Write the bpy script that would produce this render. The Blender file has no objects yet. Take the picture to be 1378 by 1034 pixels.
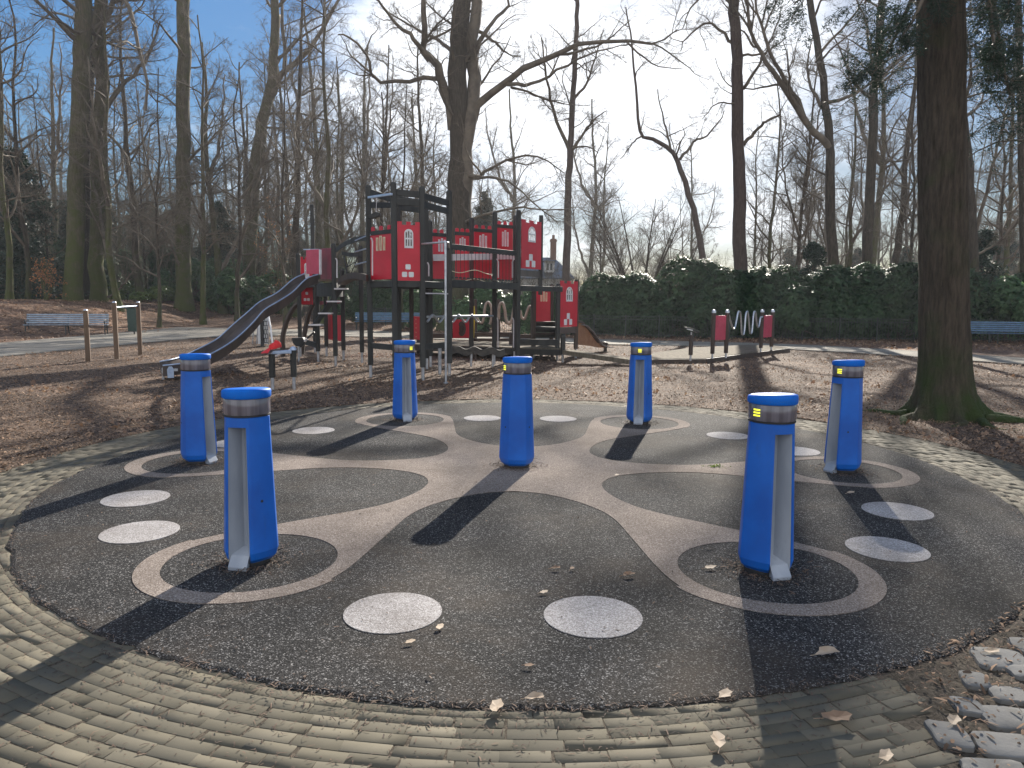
import bpy, bmesh, math, random
import numpy as np
from mathutils import Vector, Matrix, Euler
random.seed(5)
RNG = np.random.default_rng(11)
C = bpy.context.scene.collection
R_ = math.radians
SC = bpy.context.scene

# ------------------------------------------------------------------ camera, sky, sun, exposure
FOC, PIT, ROLL, HC = 995.37, 0.1122, 0.0073, 1.7
cam_d = bpy.data.cameras.new('camera'); cam = bpy.data.objects.new('camera', cam_d); C.objects.link(cam)
cam_d.sensor_width = 36; cam_d.lens = FOC * 36 / 1378; cam_d.clip_start = .05; cam_d.clip_end = 3000
cam.matrix_world = Matrix.Translation((0, 0, HC)) @ Matrix.Rotation(math.pi / 2 - PIT, 4, 'X') @ Matrix.Rotation(ROLL, 4, 'Z')
SC.camera = cam
SUN_AZ, SUN_EL = R_(15.0), R_(25.0)
SDIR = Vector((math.sin(SUN_AZ) * math.cos(SUN_EL), math.cos(SUN_AZ) * math.cos(SUN_EL), math.sin(SUN_EL)))
SC.view_settings.view_transform = 'Standard'; SC.view_settings.look = 'None'
SC.view_settings.exposure = 1.32; SC.view_settings.gamma = 1

w = bpy.data.worlds.new('World'); SC.world = w; w.use_nodes = True
nt = w.node_tree; N = nt.nodes; L = nt.links
for n in list(N): N.remove(n)
def wn(t, **k):
    n = N.new(t)
    for a, b in k.items(): setattr(n, a, b)
    return n
sky = wn('ShaderNodeTexSky', sky_type='NISHITA', sun_disc=False, sun_elevation=SUN_EL, sun_rotation=SUN_AZ,
         air_density=1.0, dust_density=.35, ozone_density=3.5)
bg = wn('ShaderNodeBackground'); bg.inputs['Strength'].default_value = .055
out = wn('ShaderNodeOutputWorld')
tc = wn('ShaderNodeTexCoord')
mp = wn('ShaderNodeMapping'); mp.inputs['Scale'].default_value = (1, 1, 2.6)
ns = wn('ShaderNodeTexNoise'); ns.inputs['Scale'].default_value = 2.3; ns.inputs['Detail'].default_value = 9; ns.inputs['Roughness'].default_value = .62
L.new(tc.outputs['Generated'], mp.inputs['Vector']); L.new(mp.outputs[0], ns.inputs['Vector'])
dt = wn('ShaderNodeVectorMath', operation='DOT_PRODUCT'); dt.inputs[1].default_value = (math.sin(R_(4)) * math.cos(R_(15)), math.cos(R_(4)) * math.cos(R_(15)), math.sin(R_(15)))
L.new(tc.outputs['Generated'], dt.inputs[0])
mr = wn('ShaderNodeMapRange'); mr.inputs['From Min'].default_value = .90; mr.inputs['From Max'].default_value = 1.0
mr.inputs['To Min'].default_value = 0; mr.inputs['To Max'].default_value = .22
L.new(dt.outputs['Value'], mr.inputs['Value'])
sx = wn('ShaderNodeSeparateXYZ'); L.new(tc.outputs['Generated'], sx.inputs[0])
back_fill = wn('ShaderNodeMapRange'); back_fill.inputs['From Min'].default_value = .1; back_fill.inputs['From Max'].default_value = -.5; back_fill.inputs['To Min'].default_value = 0; back_fill.inputs['To Max'].default_value = .22  # extra cloud cover added behind the camera, out of view, as fill light
L.new(sx.outputs['Y'], back_fill.inputs['Value'])
a0_ = wn('ShaderNodeMath', operation='ADD'); L.new(ns.outputs['Fac'], a0_.inputs[0]); L.new(back_fill.outputs[0], a0_.inputs[1])
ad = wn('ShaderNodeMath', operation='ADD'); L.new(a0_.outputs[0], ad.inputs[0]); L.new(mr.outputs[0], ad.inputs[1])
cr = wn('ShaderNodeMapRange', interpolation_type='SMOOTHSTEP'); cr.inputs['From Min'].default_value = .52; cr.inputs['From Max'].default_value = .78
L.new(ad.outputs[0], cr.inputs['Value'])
mx = wn('ShaderNodeMix', data_type='RGBA'); mx.inputs[7].default_value = (9.6, 9.9, 10.4, 1)
sl = wn('ShaderNodeVectorMath', operation='LENGTH'); L.new(sky.outputs[0], sl.inputs[0])
sm_ = wn('ShaderNodeMath', operation='MULTIPLY_ADD'); sm_.inputs[1].default_value = .24; sm_.inputs[2].default_value = 1; L.new(sl.outputs['Value'], sm_.inputs[0])
si = wn('ShaderNodeMath', operation='DIVIDE'); si.inputs[0].default_value = 2.2; L.new(sm_.outputs[0], si.inputs[1])
sk = wn('ShaderNodeVectorMath', operation='SCALE'); L.new(sky.outputs[0], sk.inputs[0]); L.new(si.outputs[0], sk.inputs['Scale'])
hs_ = wn('ShaderNodeHueSaturation'); hs_.inputs['Saturation'].default_value = 1.28; L.new(sk.outputs[0], hs_.inputs['Color'])
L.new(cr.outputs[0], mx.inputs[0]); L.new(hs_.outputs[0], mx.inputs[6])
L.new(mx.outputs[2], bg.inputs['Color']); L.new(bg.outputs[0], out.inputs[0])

sd = bpy.data.lights.new('sun', 'SUN'); sd.energy = 5.0; sd.angle = R_(.55); sd.color = (1, .93, .82)
so = bpy.data.objects.new('sun', sd); C.objects.link(so)
so.rotation_euler = SDIR.to_track_quat('Z', 'Y').to_euler(); so.location = (10, 30, 30)

# ------------------------------------------------------------------ pixel -> world helpers (positions measured on the photograph)
def ray(px, py):
    X = px - 689; Y = py - 517
    c, s = math.cos(-ROLL), math.sin(-ROLL)
    X, Y = (c * X - s * Y) / FOC, (s * X + c * Y) / FOC
    cp, sp = math.cos(PIT), math.sin(PIT)
    return X, cp - Y * sp, -sp - Y * cp
def at(px, py, d):
    x, y, z = ray(px, py); t = d / y
    return Vector((x * t, d, HC + z * t))
def gnd(px, py, z=0.0):
    x, y, zz = ray(px, py); t = (z - HC) / zz
    return Vector((x * t, y * t, z))
def sstep(t):
    t = np.clip(t, 0, 1); return t * t * (3 - 2 * t)
def hgt(x, y):
    a = 1.5 * sstep((-19.9 - np.asarray(x, float)) / 5.5)
    b = 0.5 * sstep((np.asarray(y, float) - 0.0 - 37 + np.asarray(x, float) * .25) / 14.0)
    return np.maximum(a, b)

# ------------------------------------------------------------------ materials
def mat(name, c1, c2=None, scale=6.0, rough=.7, bump=0.0, bscale=None, stretch=(1, 1, 1), metal=0.0, spec=.5, detail=6, ramp=(.35, .65), island=False, transl=0.0, coat=0.0, dist=.02, coord='Object'):
    m = bpy.data.materials.new(name); m.use_nodes = True
    t = m.node_tree; n = t.nodes; l = t.links
    b = n['Principled BSDF']
    b.inputs['Roughness'].default_value = rough; b.inputs['Metallic'].default_value = metal
    b.inputs['Specular IOR Level'].default_value = spec; b.inputs['Coat Weight'].default_value = coat
    c2 = c2 or tuple(x * .8 for x in c1)
    tcn = n.new('ShaderNodeTexCoord'); mpn = n.new('ShaderNodeMapping'); mpn.inputs['Scale'].default_value = stretch
    l.new(tcn.outputs[coord], mpn.inputs['Vector'])
    nz = n.new('ShaderNodeTexNoise'); nz.inputs['Scale'].default_value = scale; nz.inputs['Detail'].default_value = detail
    l.new(mpn.outputs[0], nz.inputs['Vector'])
    rp = n.new('ShaderNodeValToRGB'); rp.color_ramp.elements[0].position = ramp[0]; rp.color_ramp.elements[1].position = ramp[1]
    rp.color_ramp.elements[0].color = (*c1, 1); rp.color_ramp.elements[1].color = (*c2, 1)
    if island:
        g = n.new('ShaderNodeNewGeometry')
        mm = n.new('ShaderNodeMath'); mm.operation = 'MULTIPLY_ADD'; mm.inputs[1].default_value = .45; mm.inputs[2].default_value = 0
        l.new(nz.outputs['Fac'], mm.inputs[0])
        m2 = n.new('ShaderNodeMath'); m2.operation = 'MULTIPLY_ADD'; m2.inputs[1].default_value = .6
        l.new(g.outputs['Random Per Island'], m2.inputs[0]); l.new(mm.outputs[0], m2.inputs[2])
        l.new(m2.outputs[0], rp.inputs['Fac'])
    else:
        l.new(nz.outputs['Fac'], rp.inputs['Fac'])
    l.new(rp.outputs[0], b.inputs['Base Color'])
    if bump:
        nb = n.new('ShaderNodeTexNoise'); nb.inputs['Scale'].default_value = bscale or scale * 4; nb.inputs['Detail'].default_value = 5
        l.new(mpn.outputs[0], nb.inputs['Vector'])
        bp = n.new('ShaderNodeBump'); bp.inputs['Strength'].default_value = bump; bp.inputs['Distance'].default_value = dist
        l.new(nb.outputs['Fac'], bp.inputs['Height']); l.new(bp.outputs[0], b.inputs['Normal'])
    if transl:
        tr = n.new('ShaderNodeBsdfTranslucent'); l.new(rp.outputs[0], tr.inputs['Color'])
        ms = n.new('ShaderNodeMixShader'); ms.inputs[0].default_value = transl
        l.new(b.outputs[0], ms.inputs[1]); l.new(tr.outputs[0], ms.inputs[2])
        l.new(ms.outputs[0], n['Material Output'].inputs['Surface'])
    return m

def bark_mat(name, c1, c2, moss, mz=2.5, scale=5.0, bump=.9, mossy=.5):
    m = bpy.data.materials.new(name); m.use_nodes = True
    t = m.node_tree; n = t.nodes; l = t.links; b = n['Principled BSDF']; b.inputs['Roughness'].default_value = .9; b.inputs['Specular IOR Level'].default_value = .25
    tcn = n.new('ShaderNodeTexCoord'); mpn = n.new('ShaderNodeMapping'); mpn.inputs['Scale'].default_value = (1, 1, .16)
    l.new(tcn.outputs['Object'], mpn.inputs['Vector'])
    nz = n.new('ShaderNodeTexNoise'); nz.inputs['Scale'].default_value = scale * 3; nz.inputs['Detail'].default_value = 8; nz.inputs['Roughness'].default_value = .65
    l.new(mpn.outputs[0], nz.inputs['Vector'])
    vo = n.new('ShaderNodeTexVoronoi'); vo.feature = 'DISTANCE_TO_EDGE'; vo.inputs['Scale'].default_value = scale * 4
    wv = n.new('ShaderNodeVectorMath'); wv.operation = 'MULTIPLY_ADD'; wv.inputs[1].default_value = (.12, .12, .12)
    l.new(nz.outputs['Color'], wv.inputs[0]); l.new(mpn.outputs[0], wv.inputs[2]); l.new(wv.outputs[0], vo.inputs['Vector'])
    rp = n.new('ShaderNodeValToRGB'); rp.color_ramp.elements[0].position = .3; rp.color_ramp.elements[1].position = .72
    rp.color_ramp.elements[0].color = (*c1, 1); rp.color_ramp.elements[1].color = (*c2, 1)
    l.new(nz.outputs['Fac'], rp.inputs['Fac'])
    sp = n.new('ShaderNodeSeparateXYZ'); l.new(tcn.outputs['Object'], sp.inputs[0])
    mr = n.new('ShaderNodeMapRange'); mr.inputs['From Min'].default_value = 0; mr.inputs['From Max'].default_value = mz
    mr.inputs['To Min'].default_value = mossy + .25; mr.inputs['To Max'].default_value = mossy - .15
    l.new(sp.outputs['Z'], mr.inputs['Value'])
    n2 = n.new('ShaderNodeTexNoise'); n2.inputs['Scale'].default_value = 2.2; n2.inputs['Detail'].default_value = 7; l.new(tcn.outputs['Object'], n2.inputs['Vector'])
    su = n.new('ShaderNodeMath'); su.operation = 'MULTIPLY'; l.new(n2.outputs['Fac'], su.inputs[0]); l.new(mr.outputs[0], su.inputs[1])
    st = n.new('ShaderNodeMapRange'); st.inputs['From Min'].default_value = .2; st.inputs['From Max'].default_value = .42; l.new(su.outputs[0], st.inputs['Value'])
    mx = n.new('ShaderNodeMix'); mx.data_type = 'RGBA'; mx.inputs[7].default_value = (*moss, 1)
    l.new(st.outputs[0], mx.inputs[0]); l.new(rp.outputs[0], mx.inputs[6]); l.new(mx.outputs[2], b.inputs['Base Color'])
    hm = n.new('ShaderNodeMath'); hm.operation = 'MULTIPLY_ADD'; hm.inputs[1].default_value = 2.2; l.new(vo.outputs['Distance'], hm.inputs[0]); l.new(nz.outputs['Fac'], hm.inputs[2])
    bp = n.new('ShaderNodeBump'); bp.inputs['Strength'].default_value = bump; bp.inputs['Distance'].default_value = .03
    l.new(hm.outputs[0], bp.inputs['Height']); l.new(bp.outputs[0], b.inputs['Normal'])
    return m

def speckle_mat(name, cdark, cmid, clight, scale=170, rough=.75, frac=.16, wear=.5, spec=.4):
    """granulate rubber: coloured grains plus broad wear"""
    m = bpy.data.materials.new(name); m.use_nodes = True
    t = m.node_tree; n = t.nodes; l = t.links; b = n['Principled BSDF']; b.inputs['Roughness'].default_value = rough; b.inputs['Specular IOR Level'].default_value = spec
    tcn = n.new('ShaderNodeTexCoord')
    vo = n.new('ShaderNodeTexVoronoi'); vo.inputs['Scale'].default_value = scale; l.new(tcn.outputs['Object'], vo.inputs['Vector'])
    sp = n.new('ShaderNodeSeparateColor'); l.new(vo.outputs['Color'], sp.inputs[0])
    rp = n.new('ShaderNodeValToRGB'); e = rp.color_ramp.elements
    e[0].position = 0; e[0].color = (*cdark, 1); e[1].position = 1; e[1].color = (*clight, 1)
    q = e.new(.5); q.color = (*cmid, 1); q = e.new(1 - frac); q.color = (*[c * (2.2 if cmid[0] < .1 else 1.15) for c in cmid], 1)
    l.new(sp.outputs[0], rp.inputs['Fac'])
    nz = n.new('ShaderNodeTexNoise'); nz.inputs['Scale'].default_value = .9; nz.inputs['Detail'].default_value = 8; nz.inputs['Roughness'].default_value = .6
    l.new(tcn.outputs['Object'], nz.inputs['Vector'])
    mr = n.new('ShaderNodeMapRange'); mr.inputs['From Min'].default_value = .3; mr.inputs['From Max'].default_value = .72
    mr.inputs['To Min'].default_value = 1 - wear; mr.inputs['To Max'].default_value = 1 + wear; l.new(nz.outputs['Fac'], mr.inputs['Value'])
    mx = n.new('ShaderNodeVectorMath'); mx.operation = 'SCALE'; l.new(rp.outputs[0], mx.inputs[0]); l.new(mr.outputs[0], mx.inputs['Scale'])
    nd = n.new('ShaderNodeTexNoise'); nd.inputs['Scale'].default_value = .75; nd.inputs['Detail'].default_value = 10; nd.inputs['Roughness'].default_value = .68; nd.inputs['Distortion'].default_value = .6
    mo = n.new('ShaderNodeMapping'); mo.inputs['Location'].default_value = (3.1, 7.7, 0); l.new(tcn.outputs['Object'], mo.inputs['Vector']); l.new(mo.outputs[0], nd.inputs['Vector'])
    md = n.new('ShaderNodeMapRange'); md.inputs['From Min'].default_value = .48; md.inputs['From Max'].default_value = .72; md.inputs['To Max'].default_value = .5; l.new(nd.outputs['Fac'], md.inputs['Value'])
    m3 = n.new('ShaderNodeMix'); m3.data_type = 'RGBA'; m3.inputs[7].default_value = (.085, .066, .05, 1); l.new(md.outputs[0], m3.inputs[0]); l.new(mx.outputs[0], m3.inputs[6])
    l.new(m3.outputs[2], b.inputs['Base Color'])
    n3 = n.new('ShaderNodeTexNoise'); n3.inputs['Scale'].default_value = scale * .9; n3.inputs['Detail'].default_value = 2; l.new(tcn.outputs['Object'], n3.inputs['Vector'])
    bp = n.new('ShaderNodeBump'); bp.inputs['Strength'].default_value = .8; bp.inputs['Distance'].default_value = .006
    l.new(n3.outputs['Fac'], bp.inputs['Height']); l.new(bp.outputs[0], b.inputs['Normal'])
    return m

def ground_mat(name, cols, scale=22, rough=.95, bump=.9, big=.35):
    m = bpy.data.materials.new(name); m.use_nodes = True
    t = m.node_tree; n = t.nodes; l = t.links; b = n['Principled BSDF']; b.inputs['Roughness'].default_value = rough; b.inputs['Specular IOR Level'].default_value = .2
    tcn = n.new('ShaderNodeTexCoord')
    vo = n.new('ShaderNodeTexVoronoi'); vo.inputs['Scale'].default_value = scale; vo.inputs['Randomness'].default_value = 1
    mpn = n.new('ShaderNodeMapping'); mpn.inputs['Scale'].default_value = (1, 1.7, 1)
    nw = n.new('ShaderNodeTexNoise'); nw.inputs['Scale'].default_value = 9; l.new(tcn.outputs['Object'], nw.inputs['Vector'])
    va = n.new('ShaderNodeVectorMath'); va.operation = 'MULTIPLY_ADD'; va.inputs[1].default_value = (.25, .25, .25)
    l.new(nw.outputs['Color'], va.inputs[0]); l.new(tcn.outputs['Object'], va.inputs[2]); l.new(va.outputs[0], mpn.inputs['Vector'])
    l.new(mpn.outputs[0], vo.inputs['Vector'])
    sp = n.new('ShaderNodeSeparateColor'); l.new(vo.outputs['Color'], sp.inputs[0])
    rp = n.new('ShaderNodeValToRGB'); e = rp.color_ramp.elements
    e[0].color = (*cols[0], 1); e[1].color = (*cols[-1], 1)
    for i, c in enumerate(cols[1:-1]): q = e.new((i + 1) / (len(cols) - 1)); q.color = (*c, 1)
    l.new(sp.outputs[0], rp.inputs['Fac'])
    nz = n.new('ShaderNodeTexNoise'); nz.inputs['Scale'].default_value = .7; nz.inputs['Detail'].default_value = 7; l.new(tcn.outputs['Object'], nz.inputs['Vector'])
    mr = n.new('ShaderNodeMapRange'); mr.inputs['From Min'].default_value = .3; mr.inputs['From Max'].default_value = .7
    mr.inputs['To Min'].default_value = 1 - big; mr.inputs['To Max'].default_value = 1 + big; l.new(nz.outputs['Fac'], mr.inputs['Value'])
    mx = n.new('ShaderNodeVectorMath'); mx.operation = 'SCALE'; l.new(rp.outputs[0], mx.inputs[0]); l.new(mr.outputs[0], mx.inputs['Scale'])
    l.new(mx.outputs[0], b.inputs['Base Color'])
    bp = n.new('ShaderNodeBump'); bp.inputs['Strength'].default_value = bump; bp.inputs['Distance'].default_value = .03
    l.new(sp.outputs[1], bp.inputs['Height']); l.new(bp.outputs[0], b.inputs['Normal'])
    return m

def brick_mat(name, c1, c2, mortar, bw=.2, bh=.068, rot=0):
    m = bpy.data.materials.new(name); m.use_nodes = True
    t = m.node_tree; n = t.nodes; l = t.links; b = n['Principled BSDF']; b.inputs['Roughness'].default_value = .9; b.inputs['Specular IOR Level'].default_value = .08
    tcn = n.new('ShaderNodeTexCoord'); mpn = n.new('ShaderNodeMapping'); mpn.inputs['Rotation'].default_value = (0, 0, rot); l.new(tcn.outputs['Object'], mpn.inputs['Vector'])
    br = n.new('ShaderNodeTexBrick'); br.inputs['Scale'].default_value = 1; br.inputs['Brick Width'].default_value = bw; br.inputs['Row Height'].default_value = bh
    br.inputs['Mortar Size'].default_value = .006; br.inputs['Color1'].default_value = (*c1, 1); br.inputs['Color2'].default_value = (*c2, 1); br.inputs['Mortar'].default_value = (*mortar, 1)
    l.new(mpn.outputs[0], br.inputs['Vector'])
    nz = n.new('ShaderNodeTexNoise'); nz.inputs['Scale'].default_value = 1.3; nz.inputs['Detail'].default_value = 8; l.new(tcn.outputs['Object'], nz.inputs['Vector'])
    mr = n.new('ShaderNodeMapRange'); mr.inputs['From Min'].default_value = .3; mr.inputs['From Max'].default_value = .7; mr.inputs['To Min'].default_value = .65; mr.inputs['To Max'].default_value = 1.25
    l.new(nz.outputs['Fac'], mr.inputs['Value'])
    mx = n.new('ShaderNodeVectorMath'); mx.operation = 'SCALE'; l.new(br.outputs['Color'], mx.inputs[0]); l.new(mr.outputs[0], mx.inputs['Scale']); l.new(mx.outputs[0], b.inputs['Base Color'])
    bp = n.new('ShaderNodeBump'); bp.inputs['Strength'].default_value = .5; bp.inputs['Distance'].default_value = .01; bp.invert = True
    l.new(br.outputs['Fac'], bp.inputs['Height']); l.new(bp.outputs[0], b.inputs['Normal'])
    return m

MT = {}
def scuffed(m, scuff=(.20, .24, .30), dirt=(.05, .045, .04)):
    n = m.node_tree.nodes; l = m.node_tree.links; b = n['Principled BSDF']; src = b.inputs['Base Color'].links[0].from_socket
    t = n.new('ShaderNodeTexCoord'); mp_ = n.new('ShaderNodeMapping'); mp_.inputs['Scale'].default_value = (1, 1, .35); l.new(t.outputs['Object'], mp_.inputs['Vector'])
    for sc, lo, hi, col, amt in ((34, .64, .76, scuff, .45), (7, .58, .80, dirt, .4)):
        z = n.new('ShaderNodeTexNoise'); z.inputs['Scale'].default_value = sc; z.inputs['Detail'].default_value = 9; z.inputs['Roughness'].default_value = .7; l.new(mp_.outputs[0], z.inputs['Vector'])
        r = n.new('ShaderNodeMapRange'); r.inputs['From Min'].default_value = lo; r.inputs['From Max'].default_value = hi; r.inputs['To Max'].default_value = amt; l.new(z.outputs['Fac'], r.inputs['Value'])
        x = n.new('ShaderNodeMix'); x.data_type = 'RGBA'; x.inputs[7].default_value = (*col, 1); l.new(r.outputs[0], x.inputs[0]); l.new(src, x.inputs[6]); src = x.outputs[2]
    l.new(src, b.inputs['Base Color'])
MT['blue'] = mat('blue_plastic', (.003, .085, .40), (.005, .13, .55), 3, .42, .15, 40, spec=.4, dist=.003)
MT['bluecap'] = mat('blue_cap', (.004, .11, .50), (.006, .15, .60), 8, .55, .1, 60, dist=.002, spec=.12)
MT['grey'] = mat('grey_channel', (.22, .25, .30), (.34, .37, .42), 5, .5, .1, 30, stretch=(1, 1, .3), dist=.003)
MT['lens'] = mat('smoked_lens', (.085, .078, .095), (.15, .14, .165), 30, .18, spec=.6, stretch=(1, 1, .05), coat=.4)
MT['black'] = mat('black_rubber', (.012, .012, .014), (.02, .02, .02), 8, .6)
MT['wood_dark'] = mat('dark_stained_timber', (.012, .013, .012), (.034, .034, .03), 5, .62, .4, 14, stretch=(1, 1, .12), dist=.006)
MT['wood_brown'] = mat('brown_stained_timber', (.035, .022, .016), (.06, .04, .028), 5, .65, .4, 14, stretch=(1, 1, .12), dist=.006)
MT['wood_post'] = mat('weathered_brown_timber', (.085, .052, .03), (.165, .105, .064), 5, .75, .5, 20, stretch=(1, 1, .1), dist=.006)
MT['deck'] = mat('weathered_deck_boards', (.10, .085, .062), (.17, .145, .11), 3, .95, .5, 9, stretch=(8, 1, 1), dist=.008, spec=.08)
MT['ply'] = mat('worn_orange_plywood', (.22, .095, .04), (.30, .15, .07), 6, .6, .2, 30)
MT['red'] = mat('red_panel', (.48, .004, .020), (.57, .008, .030), 2.5, .38, .05, 30, dist=.002)
MT['pinkred'] = mat('faded_red_panel', (.42, .035, .075), (.50, .05, .10), 4, .42)
MT['maroon'] = mat('maroon_panel', (.15, .01, .03), (.22, .015, .04), 4, .42)
MT['white'] = mat('white_panel', (.62, .62, .62), (.74, .74, .73), 9, .5)
MT['cream'] = mat('cream_edge', (.62, .52, .33), (.72, .62, .42), 9, .5)
MT['steel'] = mat('galvanised_steel', (.42, .44, .47), (.58, .60, .63), 14, .38, metal=.85)
MT['pale_metal'] = mat('pale_painted_tube', (.55, .52, .52), (.66, .62, .62), 9, .4)
MT['blue_metal'] = mat('pale_blue_metal', (.30, .38, .52), (.42, .5, .62), 9, .35, metal=.4)
MT['slide'] = mat('slide_sheet', (.055, .045, .042), (.095, .075, .066), 4, .33, .1, 20, stretch=(1, 1, .4))
MT['bench_blue'] = mat('blue_bench_slats', (.035, .09, .16), (.06, .14, .23), 6, .35, .1, 25)
MT['bench_grey'] = mat('weathered_grey_bench_slats', (.17, .22, .28), (.30, .36, .42), 6, .35, .15, 25)
MT['iron'] = mat('black_cast_iron', (.016, .021, .02), (.03, .036, .033), 12, .5)
MT['bin'] = mat('dark_green_bin', (.014, .034, .026), (.022, .05, .036), 9, .5)
MT['hat'] = mat('red_cloth', (.55, .015, .02), (.70, .03, .03), 25, .8)
MT['tube'] = mat('tan_rope_tube', (.24, .19, .145), (.33, .27, .21), 9, .6)
MT['yellow'] = mat('yellow_plastic', (.70, .55, .03), (.8, .62, .05), 6, .4)
MT['stone'] = mat('rough_granite', (.11, .106, .098), (.17, .164, .152), 5, .9, .5, 60, dist=.003)
MT['slate'] = mat('slate_roof', (.09, .115, .16), (.13, .16, .21), 6, .6, .3, 20, stretch=(1, 1, 4))
MT['plaster'] = mat('pale_plaster', (.55, .54, .50), (.65, .64, .6), 3, .8)
MT['chimney'] = mat('chimney_brick', (.16, .09, .06), (.22, .12, .08), 12, .9)
MT['glass'] = mat('window_glass', (.03, .035, .04), (.04, .045, .05), 4, .08)
MT['rubber'] = speckle_mat('black_rubber_granulate', (.005, .005, .006), (.024, .023, .0225), (.25, .24, .23), 165, .9, .13, .5, .09)
MT['rubber_pale'] = speckle_mat('beige_rubber_granulate', (.125, .10, .085), (.195, .162, .138), (.34, .295, .26), 160, .95, .35, .22, .05)
MT['rubber_dot'] = speckle_mat('white_rubber_granulate', (.22, .20, .19), (.33, .31, .30), (.5, .48, .47), 160, .95, .35, .2, .05)
MT['mulch'] = ground_mat('bark_mulch', [(.028, .018, .012), (.07, .044, .03), (.125, .08, .054), (.22, .155, .11)], 24, .95, 1, .35)
MT['litter'] = ground_mat('leaf_litter_soil', [(.035, .022, .014), (.10, .055, .034), (.17, .095, .06), (.26, .17, .11)], 11, .95, 1, .4)
MT['path'] = brick_mat('path_bricks', (.215, .198, .168), (.285, .262, .225), (.10, .088, .072))
MT['paver'] = mat('moss_grey_paver', (.088, .078, .056), (.138, .123, .092), 9, .92, .2, 90, island=True, ramp=(.05, 1.0), dist=.002, spec=.2)
MT['joint'] = ground_mat('joint_soil', [(.035, .028, .02), (.07, .056, .04), (.11, .088, .064)], 60, .95, .8, .3)
MT['kerb'] = mat('dark_kerb', (.05, .045, .04), (.09, .08, .07), 8, .9, .4, 30)
MT['crumb'] = mat('brown_crumbs', (.03, .018, .012), (.17, .11, .075), 8, .9, island=True, ramp=(.15, .95))
MT['chip'] = mat('bark_chip', (.045, .025, .014), (.46, .285, .17), 8, .9, island=True, ramp=(.22, 1.0), transl=.1)
MT['leaf_dry'] = mat('dry_beech_leaf', (.16, .075, .04), (.40, .27, .17), 6, .75, island=True, ramp=(.15, .9), transl=.3)
MT['leaf_pale'] = mat('pale_fallen_leaf', (.42, .31, .21), (.55, .43, .31), 14, .7, transl=.25)
MT['leaf_orange'] = mat('orange_beech_leaf', (.34, .13, .05), (.46, .22, .09), 6, .7, island=True, transl=.45)
MT['rhodo'] = mat('rhododendron_leaf', (.02, .05, .024), (.07, .125, .05), 3, .52, island=True, ramp=(.1, .95), transl=.30, spec=.24)
MT['rhodo_y'] = mat('yellow_green_leaf', (.05, .10, .012), (.16, .22, .03), 3, .4, island=True, ramp=(.1, .95), transl=.45)
MT['laurel'] = mat('laurel_leaf', (.04, .10, .04), (.13, .22, .085), 3, .45, island=True, ramp=(.1, .95), transl=.4, spec=.35)
MT['needle'] = mat('dark_conifer_needles', (.008, .024, .014), (.026, .055, .028), 2, .6, island=True, ramp=(.1, .95), transl=.15)
MT['needle_grey'] = mat('grey_conifer_needles', (.05, .055, .04), (.10, .10, .075), 2, .7, island=True, ramp=(.1, .95), transl=.2)
MT['bark_dark'] = bark_mat('dark_bark', (.016, .013, .01), (.045, .036, .028), (.03, .035, .014), 3, 5, .8, .4)
MT['bark'] = bark_mat('grey_brown_bark', (.036, .029, .022), (.105, .083, .061), (.06, .072, .022), 5, 5, .8, .46)
MT['bark_moss'] = bark_mat('mossy_bark', (.058, .047, .032), (.155, .128, .085), (.075, .085, .025), 9, 5, .8, .62)
MT['bark_pink'] = bark_mat('red_brown_bark', (.065, .047, .04), (.145, .11, .095), (.06, .06, .03), 3, 6, .6, .38)
MT['bark_near'] = bark_mat('furrowed_bark', (.042, .032, .023), (.16, .125, .09), (.055, .085, .022), 1.6, 7, 1.0, .52)
MT['twig'] = mat('bare_twigs', (.085, .066, .048), (.16, .128, .094), 2, .85)
MT['twig_brown'] = mat('brown_undergrowth_twigs', (.075, .062, .038), (.13, .105, .065), 2, .85)
for k_ in ('blue', 'bluecap', 'grey', 'red', 'pinkred', 'white', 'slide'): scuffed(MT[k_])
mm = bpy.data.materials.new('lit_yellow_led'); mm.use_nodes = True
b_ = mm.node_tree.nodes['Principled BSDF']; b_.inputs['Base Color'].default_value = (.6, .6, .03, 1)
b_.inputs['Emission Color'].default_value = (.85, .85, .05, 1); b_.inputs['Emission Strength'].default_value = .55
MT['led'] = mm

# ------------------------------------------------------------------ objects
def tag(o, label=None, cat=None, group=None, kind=None):
    if label: o['label'] = label
    if cat: o['category'] = cat
    if group: o['group'] = group
    if kind: o['kind'] = kind
    return o
def thing(name, label, cat, loc=(0, 0, 0), group=None):
    o = bpy.data.objects.new(name, None); C.objects.link(o); o.location = loc; o.empty_display_size = .2
    return tag(o, label, cat, group)
def mesh_np(name, V, F, m, parent=None, smooth=False, off=True, angle=None):
    """V (n,3), F (m,k) one face size"""
    V = np.asarray(V, np.float32); F = np.asarray(F, np.int32)
    if parent is not None and off: V = V - np.array(parent.location, np.float32)
    me = bpy.data.meshes.new(name)
    me.vertices.add(len(V)); me.vertices.foreach_set('co', V.ravel())
    k = F.shape[1]
    me.loops.add(F.size); me.loops.foreach_set('vertex_index', F.ravel())
    me.polygons.add(len(F)); me.polygons.foreach_set('loop_start', np.arange(0, F.size, k, dtype=np.int32))
    me.polygons.foreach_set('loop_total', np.full(len(F), k, np.int32))
    if smooth: me.polygons.foreach_set('use_smooth', np.ones(len(F), bool))
    me.materials.append(m); me.update(calc_edges=True)
    if angle: me.set_sharp_from_angle(angle=R_(angle))
    o = bpy.data.objects.new(name, me); C.objects.link(o)
    if parent is not None: o.parent = parent
    return o
def copy_tree(o, parent=None):
    c = o.copy(); C.objects.link(c)
    if parent is not None: c.parent = parent
    for ch in o.children: copy_tree(ch, c)
    return c

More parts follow.
